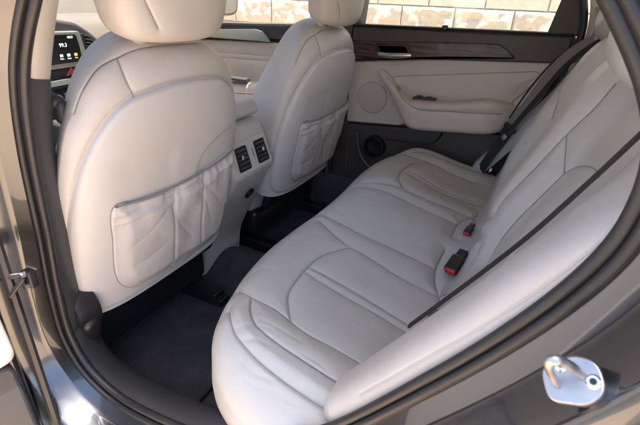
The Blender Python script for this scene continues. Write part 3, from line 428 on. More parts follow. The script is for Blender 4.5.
def shell():
    vs=np.concatenate([np.linspace(.030,.46,150),np.linspace(.4625,.5858,80)]); th=np.linspace(0,2*math.pi,361)[:-1]
    V=np.zeros((len(vs),360,3))
    for i,v in enumerate(vs):
        n=float(nexp(v)); hw=float(hwv(v)); b=float(bv_(v)); c,s=np.cos(th),np.sin(th)
        u=hw*np.sign(c)*np.abs(c)**(2/n); w=b*np.sign(s)*np.abs(s)**(2/n)
        w=np.where(s<0,w*1.25,w)
        # front bolsters
        bol=.035*np.exp(-((np.abs(u)-hw*.82)/.045)**2)*(s<0)*float(sstep(.55,.35,v))
        wt=-.088+w-bol; u=u*(1-(.16+.42*float(sstep(.15,.45,v)))*np.clip((-wt-.05)/.16,0,1)**1.1)
        V[i]=SF(u,v,wt)
    return V
def front_seat():
    V=shell(); N=-grid_normals(V,False,True)
    cen=V.mean(axis=1,keepdims=True)
    if ((V-cen)*N).sum()<0: N=-N
    out=[(0,.517),(.06,.514),(.121,.501),(.160,.474),(.192,.430),(.216,.372),(.229,.30),(.232,.22),(.230,.13),(.222,.072),(.205,.050),(.16,.045),(.08,.045),(0,.045)]
    PO=resample(cr(out+[(-u,v) for u,v in out[::-1][1:-1]],10,True),520,True)
    ring=SF(PO[:,0]*1.012,PO[:,1]*1.008,seat_rear(PO[:,0]*1.012,PO[:,1]*1.008)); ring=np.vstack([ring,ring[:1]])[::4]
    sm=seams('front_seat'); V2=carve(V,N,sm) if sm else V
    V2=carve(V2,N,[ring],w1=.004,d1=.004,w2=.012,d2=.004)
    F=grid_faces(V.shape[0],360,False,True); F.append(tuple((V.shape[0]-1)*360+k for k in range(360))); F.append(tuple(range(360))[::-1])
    s=link_mesh('front_seat',V2.reshape(-1,3),F,M['leather'],car,True,None)
    if sm: seam_thread((V,N),sm,M['seam'],s,.0008)
    # cushion below
    fn=lambda a,b,h:(a,YN+b,h)
    O=resample(cr([(-.81,0),(-.815,.19),(-.86,.235),(-1.0,.255),(-1.2,.25),(-1.27,.20),(-1.29,0),(-1.27,-.20),(-1.2,-.25),(-1.0,-.255),(-.86,-.235),(-.815,-.19)],8,True),220,True)
    W=pad(O,lambda O:np.stack([np.clip(O[:,0],-1.15,-.9),O[:,1]*.0],1),lambda a,b,d:.33+.02*rbf(a,-1.2,.1)+.02*rbf(np.abs(b),.2,.05),.035,[(.0,.28),(.004,.20),(.02,.17)],40,fn)
    link_mesh('seat_cushion',W.reshape(-1,3),grid_faces(W.shape[0],W.shape[1],True,False),M['leather'],s,True,None)
    # base frame and rails
    b=MB(); b.box((-1.03,YN,.125),(.44,.44,.10),.02); b.box((-.775,YN,.225),(.03,.42,.06),.01,Matrix.Rotation(.3,3,'Y'))
    b.build('seat_base',M['black'],s)
    for sy in(-.19,.19):
        r=MB(); r.box((-.99,YN+sy,.03),(.50,.045,.045),.006); r.box((-.735,YN+sy,.022),(.03,.04,.03),.006); r.build('seat_rail',M['black'],s)
    # back panel
    out=[(0,.517),(.06,.514),(.121,.501),(.160,.474),(.192,.430),(.216,.372),(.229,.30),(.233,.22),(.231,.12),(.222,.058),(.205,.036),(.16,.032),(.08,.032),(0,.032)]
    O=PO
    def pw(u,v): return seat_rear(u,v)+.0045
    def recess(u,v):
        # soft sculpting of the moulded panel: raised shoulders round a scooped centre
        arcR=v-(.30+.09*np.sqrt(np.clip(1-((.185-u)/.150)**2,0,1)))
        inR=sstep(.035,.060,u)*sstep(-.007,.007,-arcR)
        topL=.392+.035*(-(u+.03))*1.0
        inL=sstep(-.052,-.036,-u-.0)*0
        left=sstep(-.014,.014,topL-v)*sstep(.008,.048,-u)*sstep(.19,.13,-u)
        ramp=sstep(.20,.40,v)
        return -.003*left*ramp-.004*inR
    hgt=lambda u,v,d: pw(u,v)+recess(u,v)
    fnp=lambda u,v,h: tuple(np.moveaxis(SF(u,v,h),-1,0))
    W=pad(O,lambda O:np.stack([O[:,0]*.12,.27+0*O[:,1]],1),hgt,.006,[(.0,lambda u,v:pw(u,v)-.014)],150,fnp)
    F=grid_faces(W.shape[0],W.shape[1],True,False)
    p=link_mesh('back_panel',W.reshape(-1,3),F,M['hard'],s,True,None)
    # pocket
    po=[(-.172,.306),(-.11,.301),(-.05,.298),(0,.299),(.06,.303),(.12,.311),(.186,.318),(.193,.29),(.195,.20),(.191,.13),(.176,.085),(.145,.068),(.08,.064),(0,.064),(-.085,.066),(-.130,.076),(-.158,.105),(-.170,.15),(-.173,.22)]
    O=resample(cr(po,10,True),420,True)
    rs=np.random.default_rng(3)
    G=[(-.140,.012,.5),(-.118,.008,.35),(-.050,.008,.9),(-.034,.006,1.0),(-.016,.007,.9),(.052,.007,.8),(.070,.006,1.),(.092,.008,.7),(.118,.007,.9),(.136,.007,.8),(.160,.008,.5)]
    def ph(u,v,d):
        base=pw(u,v)+.004+.011*sstep(0,.035,d)
        tu=u+.10*(.30-v)*np.sin(u*30)*.25
        g=sum(a*rbf(tu,c+.02*(.3-v),w*1.25*(1+2.2*(.31-v)/.1*.5)) for c,w,a in G)
        gat=sstep(.20,.30,v)
        base=base-.0060*g*gat
        base=base+.0035*rbf(v-.004*np.sin(u*40),.292,.007)+.003*rbf(v-.003*np.sin(u*50+1),.272,.006)*(.5+.5*np.sin(u*37))
        for c,a in((-.022,.0028),(.070,.0028)):
            base=base-a*rbf(u,c+.006*np.sin(v*20),.004)*sstep(.05,.07,v)
        base=base+.0010*np.sin((u*.5+v*1.3)*38+2*np.sin(u*17))*sstep(.0,.03,d)
        base=base-.004*sstep(.06,.12,v)*sstep(.26,.2,v)*rbf(u,.024,.03)
        return base
    W=pad(O,lambda O:np.stack([O[:,0]*.85,.175+0*O[:,1]],1),ph,.004,[(0,lambda u,v:pw(u,v)-.004)],150,fnp)
    pc=seams('pocket_creases')
    if pc:
        PN=grid_normals(W,True,False); PN=PN if PN[...,0].mean()>0 else -PN; W=carve(W,PN,pc,w1=.0045,d1=.0007,w2=.012,d2=.0012)
    k=link_mesh('seat_pocket',W.reshape(-1,3),F[:0]+grid_faces(W.shape[0],W.shape[1],True,False),M['pocket'],s,True,None)
    e=MB(); Q=[SF(u,v,float(pw(u,v))+.0005) for u,v in O[::2]]; e.tube(Q,.0014,6,closed=True); e.build('piping',M['seam'],k,sharp=None)
    mouth=MB(); mouth.tube([SF(u,v+.0015,float(pw(u,v))+.004) for u,v in cr([(-.170,.307),(-.05,.300),(.06,.305),(.184,.319)],10)],.0022,6); mouth.build('pocket_mouth',M['seam'],k,sharp=None)
    # headrest
    ths=np.linspace(0,2*math.pi,241)[:-1]; vs=np.concatenate([np.linspace(0,.25,30),np.linspace(.26,1,70)])
    H=np.zeros((len(vs),240,3))
    for i,t in enumerate(vs):
        v=.588+.205*(1-math.cos(math.pi*t))/2
        q=(v-.588)/.205; e=min(1,max(0,1-abs(2*q-1)**7))**(1/2.8)
        hw=(.124+.014*float(sstep(0,.45,q))-.012*float(sstep(.6,1,q)))*max(e,.02)**.40 if 0<q<1 else .04
        b=.058*max(e,.0)+.001
        c,s_=np.cos(ths),np.sin(ths); n=2.9
        u=hw*np.sign(c)*np.abs(c)**(2/n); w=b*np.sign(s_)*np.abs(s_)**(2/n)
        sag=.002*(np.abs(u)/.14)**2*(1-q)
        H[i]=SF(u-.006,v+sag,-.055+w-.02*(q-.3)+.004*np.cos(u*18)*(s_>0))
    N=-grid_normals(H,False,True)
    if ((H-H.mean((0,1)))*N).sum()<0: N=-N
    sm=seams('headrest'); H2=carve(H,N,sm) if sm else H
    F=grid_faces(len(vs),240,False,True); F.append(tuple(range(240))[::-1]); F.append(tuple((len(vs)-1)*240+k for k in range(240)))
    h=link_mesh('headrest',H2.reshape(-1,3),F,M['leather'],s,True,None)
    if sm: seam_thread((H,N),sm,M['seam'],h,.0007)
    for u in(-.055,.062):
        MB().tube([SF(u,.56,-.07),SF(u,.64,-.07)],.0065,14).build('headrest_post',M['chrome'],s)
        MB().lathe([(.017,-.01),(.017,.004),(.013,.008),(.0065,.008)],Matrix.Translation(Vector(SF(u,.583,-.072)))@Matrix.Rotation(.24,4,'Y'),24).build('post_collar',M['hard'],s)
    return s
def copy_tree(o,parent,dy=0):
    c=o.copy(); C.objects.link(c); c.parent=parent; c.location.y+=dy
    for ch in list(o.children): copy_tree(ch,c)
    return c
seat=front_seat(); tagp(seat,'near front seat, back panel facing the camera'); seat['group']='front seats'
seat2=copy_tree(seat,car,.712); tagp(seat2,'far front seat beside the console')
# recliner cover and lever on the outboard side of the near seat only
rc=MB(); Rm=Matrix.Translation((-.748,.396,.290))@Matrix.Rotation(math.pi/2,4,'X')
rc.lathe([(.0,.022),(.034,.022),(.045,.015),(.050,0),(.050,-.03)],Rm,40)
rc.box((-.738,.405,.252),(.075,.050,.085),.022,Matrix.Rotation(.35,3,'Y')); rc.box((-.90,.385,.24),(.36,.035,.07),.015)
rc.build('recliner_cover',M['black'],seat)
lv=MB(); lv.tube([(-.755,.372,.30),(-.74,.368,.275),(-.735,.368,.235),(-.75,.372,.20)],[.010,.012,.012,.007],12,rx=.006); lv.build('recliner_lever',M['dark'],seat)

# ---------------------------------------------------------------- centre console between the front seats
prof=[(-.86,-.0),(-1.30,-.0),(-1.30,.47),(-1.10,.49),(-1.08,.53),(-.78,.545),(-.755,.535),(-.735,.50),(-.704,.405),(-.715,.385),(-.775,.28),(-.845,.13)]
def bothside(poly,y0,y1,bev,r,seg=5):
    mb=MB(); ym=(y0+y1)/2; P=rpoly(poly,r,seg)
    mb.prism(P,lambda a,b,h:(a,h,b),ym,y0,bev); mb.prism(P,lambda a,b,h:(a,h,b),ym,y1,bev); return mb
con=bothside(prof,.892,1.092,.016,.022).build('centre_console',M['hard'],car)
bothside([(-1.28,.535),(-.79,.55),(-.765,.548),(-.748,.562),(-.77,.595),(-.83,.605),(-1.28,.60)],.888,1.096,.024,.02).build('armrest_lid',M['leather'],con)
FO=Vector((-.7185,.992,.452)); fd=Vector((.031,0,-.095)).normalized(); fy=Vector((0,1,0)); fn_=fy.cross(fd)*-1
if fn_.x<0: fn_=-fn_
def CF(a,b,h): p=FO+fy*a-fd*b+fn_*h; return p[:]   # a across, b up the face, h out of it
bz=MB().prism(rpoly([(-.088,-.044),(.088,-.044),(.084,.050),(-.084,.050)],.012),CF,-.004,.0022,.0015).build('vent_bezel',M['hard'],con)
for sx in(-1,1):
    cx=sx*.047
    fr=MB(); P=rpoly([(cx-.029,-.034),(cx+.029,-.034),(cx+.029-(.004 if sx>0 else 0),.036),(cx-.029+(.004 if sx<0 else 0),.036)],.007)
    fr.prism(P,CF,-.001,.0035,.001); v=fr.build('air_vent',M['hvac'],con)
    sl=MB(); R3=Matrix((fy,-fd,fn_)).transposed()
    for k in range(5): sl.box(CF(cx-.001*sx,-.024+k*.0125,.0030),(.045,.0045,.008),.0012,R3@Matrix.Rotation(.55,3,'X'))
    sl.build('slat',M['slat'],v)
    MB().box(CF(cx+.004*sx,.004,.0085),(.010,.012,.004),.002,R3).build('vent_slider',M['chrome'],v)
wh=MB(); wh.box(CF(0,.004,.0035),(.007,.040,.005),.002,Matrix((fy,-fd,fn_)).transposed()); wh.build('vent_wheel',M['hard'],con)
wm=MB(); wm.box(CF(0,.008,.0065),(.0020,.026,.001),0,Matrix((fy,-fd,fn_)).transposed()); wm.build('wheel_mark',M['black'],con)
# socket in the sloping lower face
sd=Vector((-.845+.715,0,.13-.385)).normalized(); sn=Vector((-sd.z,0,sd.x)); sn=sn if sn.x>0 else -sn
S0=Vector((-.715,1.02,.385))+sd*.085
MR=Matrix.Translation(S0)@Matrix((fy,-sd,sn)).transposed().to_4x4()
sk=MB().lathe([(.019,-.002),(.019,.003),(.015,.004),(.014,-.012),(0,-.012)],MR,32).build('power_socket',M['black'],con)
MB().lathe([(.0125,-.010),(.0125,.002),(.010,.0045),(0,.0045)],MR,28).build('socket_cap',M['dark'],sk)

# ---------------------------------------------------------------- dashboard
def DF(a,b,h): return (-1.45+h,a,b)
dash=bothside([(-1.74,.30),(-1.52,.30),(-1.50,.60),(-1.52,.70),(-1.57,.765),(-1.66,.785),(-1.74,.78)],.34,1.66,.03,.03).build('dashboard',M['dashc'],car)
hood=MB().prism(rpoly([(.76,.30),(1.085,.30),(1.10,.50),(1.16,.645),(1.155,.675),(1.09,.735),(1.04,.768),(.95,.782),(.80,.785),(.72,.77),(.70,.66),(.76,.60)],.02),DF,-.10,-.012,.01).build('centre_stack',M['dark'],dash)
sb=MB().prism(rpoly([(.76,.625),(1.040,.632),(1.048,.66),(1.036,.742),(.76,.748)],.012),DF,-.012,.004,.003).build('screen_bezel',M['silver2'],dash)
scr=MB().prism(rpoly([(.765,.641),(1.026,.646),(1.024,.70),(1.018,.733),(.765,.738)],.006),DF,.004,.0055,.0006).build('screen',M['gloss'],dash)
def text(s,loc,size,m,parent,name='screen_text'):
    cu=bpy.data.curves.new('t','FONT'); cu.body=s; cu.size=size; cu.extrude=.0002; cu.align_x='CENTER'
    t=bpy.data.objects.new('t',cu); C.objects.link(t); bpy.context.view_layer.update()
    me=bpy.data.meshes.new_from_object(t.evaluated_get(bpy.context.evaluated_depsgraph_get())); bpy.data.objects.remove(t)
    o=bpy.data.objects.new(name,me); C.objects.link(o); me.materials.clear(); me.materials.append(m); o.parent=parent
    o.rotation_euler=(math.pi/2,0,math.pi/2); o.location=loc; return o
M['lcd']=mat('lcd_white',(.7,.7,.7),.5,emit=(.9,.95,1,.3)); M['lcdo']=mat('lcd_amber',(.6,.4,.1),.5,emit=(1,.6,.12,.3))
text('99.3',(-1.4435,.965,.697),.016,M['lcd'],scr); text('10:21',(-1.4435,.995,.722),.010,M['lcd'],scr)
for i,a in enumerate((.952,.978,1.004)):
    ic=MB(); ic.box((-1.444,a,.670),(.0008,.010,.008),0); ic.build('screen_icon',M['lcdo'] if i==2 else M['lcd'],scr)
    text('Menu' if i==0 else ('Setup' if i==1 else 'Map'),(-1.4435,a,.658),.006,M['lcdo'] if i==2 else M['lcd'],scr)
vt=MB().prism(rpoly([(1.046,.735),(1.075,.728),(1.135,.668),(1.125,.655),(1.052,.650)],.008),DF,-.012,-.004,.002).build('dash_vent',M['hvac'],dash)
sl=MB()
for k in range(6):
    y0=1.056; z=.662+k*.0125; y1=1.122-k*.0095; sl.box((-1.449,(y0+y1)/2,z),(.012,y1-y0,.0035),.001,Matrix.Rotation(-.25,3,'X'))
sl.build('slat',M['dark'],vt); MB().box((-1.442,1.085,.695),(.006,.016,.006),.002).build('vent_slider',M['chrome'],vt)
hz=MB().prism(rpoly([(.80,.602),(1.075,.612),(1.078,.634),(.80,.622)],.004),DF,-.012,.003,.001).build('switch_strip',M['gloss'],dash)
MB().prism([(.955,.605),(1.000,.606),(.978,.628)],DF,.003,.005,.0006).build('hazard_button',M['haz'],hz)
MB().prism(rpoly([(.80,.572),(1.07,.582),(1.072,.600),(.80,.590)],.003),DF,-.012,.004,.002).build('trim_strip',M['silver'],dash)
cp=MB().prism(rpoly([(.80,.43),(1.02,.44),(1.05,.55),(1.05,.566),(.80,.556)],.006),DF,-.012,.001,.001).build('climate_panel',M['gloss'],dash)
kb=MB().lathe([(.0,.018),(.016,.018),(.019,.014),(.021,0)],Matrix.Translation((-1.449,.905,.527))@Matrix.Rotation(math.pi/2,4,'Y'),28).build('climate_knob',M['black'],cp)
MB().lathe([(.0235,0),(.0235,.004),(.021,.004)],Matrix.Translation((-1.449,.905,.527))@Matrix.Rotation(math.pi/2,4,'Y'),28).build('knob_ring',M['chrome'],kb)
for r in range(3):
    for c_ in range(3): MB().box((-1.447,.945+c_*.030,.541-r*.026),(.006,.024,.018),.003).build('button',M['black'],cp)
for r in range(3):
    for c_ in range(3): MB().box((-1.4437,.945+c_*.030,.541-r*.026),(.0006,.010,.0022),0).build('button_print',M['ink'],cp)
MB().prism(rpoly([(.80,.452),(1.02,.462),(1.02,.474),(.80,.464)],.003),DF,.001,.005,.001).build('chrome_strip',M['chrome'],cp)
lw=bothside([(-1.50,.0),(-1.46,.0),(-1.30,.30),(-1.36,.47),(-1.47,.47),(-1.50,.3)],.86,1.12,.012,.02).build('lower_stack',M['dark'],dash)
# ---------------------------------------------------------------- far side doors
YD=1.68
def FD(a,b,h): return (a,YD-h+.03*max(0,b-.80),b)
def FDn(a,b,h):
    a,b,h=np.broadcast_arrays(a,b,h); return a,YD-h,b
rd=MB().prism(rpoly([(-.71,-.02),(-.20,-.02),(-.02,.16),(.05,.40),(.068,.72),(.062,.797),(-.70,.783)],.03),FD,-.12,.0,.004).build('rear_door',M['brownblk'],car)
tagp(rd,'far rear door with beige armrest panel and dark wood trim')
MB().prism(rpoly([(-.70,.665),(.044,.712),(.046,.790),(-.70,.777)],.008),FD,.0,.030,.005).build('upper_trim',M['brownblk'],rd)
MB().prism([(-.70,.781),(.05,.795),(.05,.801),(-.70,.787)],FD,-.03,.020,.003).build('window_seal',M['rubber'],rd)
MB().prism(rpoly([(-.70,.728),(-.55,.735),(-.407,.744),(-.20,.755),(-.165,.755),(-.138,.742),(-.105,.714),(-.326,.699),(-.70,.656)],.005),FD,.028,.037,.004).build('wood_trim',M['wood'],rd)
bz=MB().prism(rpoly([(-.605,.726),(-.476,.733),(-.452,.688),(-.585,.677)],.010),FD,.036,.041,.002).build('handle_bezel',M['black'],rd)
MB().prism(rpoly([(-.590,.718),(-.484,.724),(-.468,.697),(-.572,.687)],.008),FD,.041,.0405,.0).build('handle_cup',M['gloss'],bz)
MB().tube([FD(-.575,.690,.050),FD(-.54,.689,.055),(FD(-.50,.692,.056)),FD(-.455,.697,.052)],[.009,.010,.010,.008],14,rx=[.008]*4,up=(0,0,1)).build('door_handle',M['chrome'],rd)
MB().prism(rpoly([(-.586,.697),(-.566,.697),(-.562,.684),(-.583,.684)],.003),FD,.041,.052,.002).build('lock_knob',M['chrome'],rd)
MB().box((-.352,1.642,.795),(.020,.014,.016),.004).build('lock_pin',M['black'],rd)
# beige main pad: upper band, slightly domed
bo=[(-.700,.650),(-.326,.693),(.036,.712),(.030,.66),(.0,.58),(-.05,.49),(-.12,.462),(-.42,.436),(-.55,.424),(-.700,.410)]
O=resample(rpoly(bo,.012,6),600,True)
def hb(a,b,d): return .026+.004*sstep(0,.03,d)
W=pad(O,lambda O:np.stack([np.clip(O[:,0],-.6,-.1),.56+0*O[:,0]],1),hb,.008,[(0,.0)],120,FDn,seams('door_pad'))
pd=link_mesh('door_pad',W.reshape(-1,3),grid_faces(W.shape[0],W.shape[1],True,False,flip=True),M['vinyl'],rd,True,None)
if seams('door_pad'): pass
io=[(-.552,.600),(-.508,.615),(-.032,.680),(-.012,.670),(-.035,.635),(-.10,.55),(-.42,.53),(-.46,.54)]
O=resample(rpoly(io,.015,6),500,True)
W=pad(O,lambda O:np.stack([np.clip(O[:,0],-.40,-.12),.605+0*O[:,0]],1),lambda a,b,d:.033+.006*sstep(0,.04,d),.005,[(0,.024)],80,FDn)
ins=link_mesh('door_insert',W.reshape(-1,3),grid_faces(W.shape[0],W.shape[1],True,False,flip=True),M['vinyl'],rd,True,None)
stc=MB(); stc.tube([(a,YD-.0305,b) for a,b in resample(rpoly(io,.015,6),200,True)],.0011,6,closed=True); stc.build('seam',M['seam'],ins,sharp=None)
def AN(W):
    n=grid_normals(W,True,False); return n if n[...,1].mean()<0 else -n
# armrest with pull grip
ao=[(-.600,.622),(-.585,.636),(-.555,.632),(-.525,.612),(-.480,.572),(-.440,.548),(-.40,.545),(-.30,.552),(-.22,.566),(-.16,.578),(-.10,.572),(-.05,.556),(-.040,.540),(-.07,.505),(-.115,.468),(-.25,.452),(-.38,.440),(-.425,.446),(-.455,.475),(-.50,.530),(-.560,.590)]
O=resample(cr(ao,8,True),520,True)
def ha(a,b,d): return .030+.062*sstep(-.60,-.40,a)*sstep(-.02,-.16,a)+.020*sstep(-.60,-.56,a)*sstep(.0,-.1,a)
def spa(O):
    a=np.clip(O[:,0],-.57,-.12); b=np.interp(a,[-.57,-.50,-.42,-.30,-.15],[.612,.560,.500,.502,.520]); return np.stack([a,b],1)
W0=pad(O,spa,ha,.022,[(0,.018)],110,FDn); W=carve(W0,AN(W0),seams('armrest')) if seams('armrest') else W0
ar=link_mesh('armrest',W.reshape(-1,3),grid_faces(W.shape[0],W.shape[1],True,False,flip=True),M['vinyl'],rd,True,None)
if seams('armrest'): seam_thread((W0,AN(W0)),seams('armrest'),M['seam'],ar,.0008)
MB().box((-.385,1.632,.5495),(.085,.030,.008),.003,Matrix.Rotation(-.05,3,'Y')).build('switch_plate',M['brownblk'],ar)
for x in (-.405,-.368): MB().box((x,1.632,.5545),(.020,.014,.007),.002).build('window_switch',M['black'],ar)
# speaker grille
so=resample(rpoly([(-.700,.640),(-.62,.640),(-.590,.610),(-.455,.445),(-.47,.430),(-.700,.412)],.01),300,True)
spk=MB().prism(so,FD,.024,.0325,.003).build('speaker_panel',M['vinyl'],rd)
GM=Matrix.Translation((-.598,YD-.0325,.522))@Matrix.Rotation(math.pi/2,4,'X')
gm=M['vinyl'].copy(); gm.name='perforated_vinyl'; nt=gm.node_tree; b=nt.nodes['Principled BSDF']
v=nt.nodes.new('ShaderNodeTexVoronoi'); v.inputs['Scale'].default_value=170; v.inputs['Randomness'].default_value=.0
tc=nt.nodes.new('ShaderNodeTexCoord'); cr_=nt.nodes.new('ShaderNodeValToRGB'); cr_.color_ramp.elements[0].position=.32; cr_.color_ramp.elements[1].position=.42
cr_.color_ramp.elements[0].color=(.16,.13,.115,1); cr_.color_ramp.elements[1].color=(.48,.415,.37,1)
nt.links.new(tc.outputs['Object'],v.inputs['Vector']); nt.links.new(v.outputs['Distance'],cr_.inputs[0]); nt.links.new(cr_.outputs[0],b.inputs['Base Color'])
MB().lathe([(.0,.0035),(.055,.003),(.062,.0015),(.064,-.002)],GM,60).build('speaker_grille',gm,spk)
# lower dark pocket
lo=[(-.69,.395),(-.48,.415),(-.33,.437),(-.315,.425),(-.335,.385),(-.40,.35),(-.50,.345),(-.58,.33),(-.625,.25),(-.64,.10),(-.66,.05),(-.69,.05)]
MB().prism(rpoly([(-.70,.400),(-.10,.452),(-.03,.44),(-.03,.25),(-.12,.10),(-.25,.0),(-.70,.0)],.03),FD,0,.020,.008).build('lower_trim',M['brownblk'],rd)
MB().tube([FD(a,b,.024) for a,b in cr([(-.655,.37),(-.64,.30),(-.60,.24),(-.52,.20),(-.40,.20)],8)],.010,8).build('map_pocket',M['brownblk'],rd)
bh=MB().lathe([(.0,.01),(.030,.012),(.038,.030),(.046,.030),(.048,.0)],Matrix.Translation((-.57,YD-.02,.325))@Matrix.Rotation(math.pi/2,4,'X'),30).build('bottle_holder',M['black'],rd)
MB().tube([FD(a,b,.022) for a,b in cr([(-.30,.442),(-.315,.40),(-.35,.375),(-.45,.365),(-.53,.362)],8)],.004,8).build('pocket_edge',M['black'],rd)
slab('window',[(-.70,1.70,.785),(.0,1.70,.797),(-.08,1.64,1.08),(-.66,1.64,1.08)],M['glass'],rd)
# dark sail frame at the back of the window, rubber seal
MB().prism(rpoly([(-.030,.795),(.060,.793),(.045,.90),(.00,.98),(-.06,1.04),(-.012,.905)],.006),FD,-.03,.015,.004).build('window_frame',M['brownblk'],rd)
MB().tube([(x,1.655,z) for x,z in cr([(.048,.66),(.062,.73),(.067,.80),(.058,.86),(.030,.93),(-.02,1.0),(-.10,1.06)],8)],.011,10).build('far_weatherstrip',M['rubber'],car)
# far pillar between the doors
MB().prism(rpoly([(-.80,-.02),(-.690,-.02),(-.695,.78),(-.66,1.10),(-.74,1.10),(-.80,.78)],.01),lambda a,b,h:(a,1.70-h+.0*b,b),-.06,.035,.012).build('centre_pillar',M['brownblk'],car)
# far front door
fd_=MB().prism(rpoly([(-1.62,-.02),(-.80,-.02),(-.80,.773),(-1.62,.742)],.03),lambda a,b,h:(a,1.70-h,b),-.14,.0,.004).build('front_door',M['brownblk'],car)
tagp(fd_,'far front door with pale silver trim')
F2=lambda a,b,h:(a,1.70-h,b)
F2n=lambda a,b,h: (np.broadcast_arrays(a,b,h)[0],1.70-np.broadcast_arrays(a,b,h)[2],np.broadcast_arrays(a,b,h)[1])
MB().prism(rpoly([(-1.60,.70),(-.81,.71),(-.81,.768),(-1.60,.742)],.008),F2,0,.03,.004).build('upper_trim',M['dark'],fd_)
MB().prism(rpoly([(-1.58,.722),(-1.36,.728),(-1.16,.741),(-1.125,.735),(-1.098,.712),(-1.085,.694),(-1.36,.690),(-1.58,.684)],.006),F2,.028,.044,.003).build('silver_trim',M['silver'],fd_)
O=resample(rpoly([(-1.60,.672),(-.81,.700),(-.81,.40),(-1.60,.38)],.012),300,True)
W=pad(O,lambda O:np.stack([np.clip(O[:,0],-1.45,-.95),.55+0*O[:,0]],1),lambda a,b,d:.026+.004*sstep(0,.03,d)+0*a,.008,[(0,0.)],60,F2n,[np.array([(-1.58,1.672,.622),(-1.3,1.670,.628),(-.83,1.672,.640)]),np.array([(-1.58,1.672,.600),(-1.3,1.670,.606),(-.83,1.672,.618)])])
link_mesh('door_pad',W.reshape(-1,3),grid_faces(W.shape[0],W.shape[1],True,False,flip=True),M['vinyl'],fd_,True,None)
ar2=MB().prism(rpoly([(-1.58,.500),(-1.10,.520),(-.90,.53),(-.86,.50),(-.90,.44),(-1.58,.42)],.02),F2,.02,.09,.02).build('armrest',M['vinyl'],fd_)
MB().box((-1.24,1.62,.530),(.12,.04,.014),.004).build('switch_plate',M['dark'],ar2)
slab('window',[(-1.62,1.72,.745),(-.78,1.72,.775),(-.76,1.64,1.10),(-1.20,1.64,1.08)],M['glass'],fd_)
mr=MB(); 
mo=resample(cr([(-.10,-.055),(-.02,-.065),(.08,-.055),(.105,0),(.095,.05),(.0,.062),(-.09,.05),(-.11,0)],8,True),80,True)
mr.prism(mo,lambda a,b,h:(-1.55+h,1.97+a,.83+b),-.06,.0,.015)
mro=mr.build('door_mirror',M['black'],car); MB().prism(mo*.80,lambda a,b,h:(-1.55+h,1.97+a,.83+b),.0,.002,.001).build('mirror_glass',M['silver2'],mro)
MB().tube([(-1.57,1.72,.78),(-1.57,1.80,.785),(-1.57,1.90,.79)],.022,10).build('mirror_stalk',M['black'],mro)

# ---------------------------------------------------------------- rear bench
half=[(-.03,.372),(-.14,.352),(-.22,.345),(-.30,.352),(-.37,.385),(-.42,.44),(-.452,.51),(-.475,.60),(-.487,.70),(-.485,.80),(-.478,.90),(-.475,1.0)]
out=half+[(x,2-y) for x,y in half[::-1][1:]]
rear=[(0.0,1.60),(.0,1.3),(.0,1.0),(.0,.7),(.0,.40)]
O=resample(np.vstack([cr(out,8),cr(rear,6)]),900,True)
def zt(X,Y,d):
    y=np.minimum(Y,2-Y)
    z=.335+.045*sstep(-.12,-.40,X)-.018*sstep(-.18,-.05,X)
    z=z-.018*np.exp(-((y-.64)/.13)**2-((X+.17)/.13)**2)
    z=z+.010*rbf(y,.455,.045)*sstep(-.45,-.38,X)+.006*rbf(y,1.0,.09)*sstep(-.46,-.40,X)
    z=z-.020*sstep(.43,.34,y)
    return z
fnb=lambda a,b,h:np.broadcast_arrays(a,b,h)
W=pad(O,lambda O:np.stack([-.20+0*O[:,0],np.clip(O[:,1],.60,1.40)],1),zt,.070,
   [(-.003,.270),(-.002,.250),(.008,.215),(.026,.18),(.050,.14),(.078,.10),(.095,.0)],240,fnb)
WN=grid_normals(W,True,False)
if WN[...,:150,2].mean()<0: WN=-WN
W0=W
if seams('creases'): W=carve(W,WN,seams('creases'),w1=.0038,d1=.0007,w2=.010,d2=.0007)
if seams('rear_cushion'): W=carve(W,WN,seams('rear_cushion'),w2=.017,d2=.0056,w1=.0028,d1=.0030)
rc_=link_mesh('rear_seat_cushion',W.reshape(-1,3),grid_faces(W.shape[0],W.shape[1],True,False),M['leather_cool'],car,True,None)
if seams('rear_cushion'):
    seam_thread((W0,WN),seams('rear_cushion'),M['seam'],rc_,.0007,depth=.0082)
# backrest
BP=[(.20,-.135),(.28,-.098),(.34,-.070),(.40,-.046),(.52,.004),(.64,.055),(.72,.090),(.765,.112),(.787,.135),(.798,.165),(.80,.22),(.80,.27)]
Q=resample(cr(BP,12),190)
ys=np.concatenate([np.linspace(.400,1.60,520)])
def bump(y,z):
    y=np.minimum(y,2-y)
    k=sstep(.34,.56,z)
    b=.047*k*sstep(.925,.865,y)*sstep(.70,.80,y)+.016*k*rbf(y,.44,.05)
    b=b-.012*sstep(.90,.94,y)*k
    b=b+.012*np.exp(-((z-.42)/.07)**2)*rbf(y,.62,.15)
    return b
BV=np.zeros((len(ys),len(Q),3))
tz=np.gradient(Q[:,0]); tx=np.gradient(Q[:,1]); L_=np.hypot(tz,tx); nx=-tz/L_; nz=tx/L_
for i,y in enumerate(ys):
    e=min(1,(y-.40)/.02,(1.60-y)/.02); dr_=.02*(1-math.sqrt(max(0,1-(1-e)**2)))
    b=bump(y,Q[:,0])-dr_
    BV[i]=np.stack([Q[:,1]+nx*b,np.full(len(Q),y),Q[:,0]+nz*b],1)
N=grid_normals(BV); 
if N[...,0].mean()>0: N=-N
sm=seams('rear_backrest')+seams('far_creases')
BV2=carve(BV,N,sm,w2=.019,d2=.008) if sm else BV
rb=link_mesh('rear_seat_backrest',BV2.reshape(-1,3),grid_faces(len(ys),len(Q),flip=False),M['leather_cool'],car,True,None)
if sm: seam_thread((BV,N),sm,M['seam'],rb,.0008,depth=.0098)
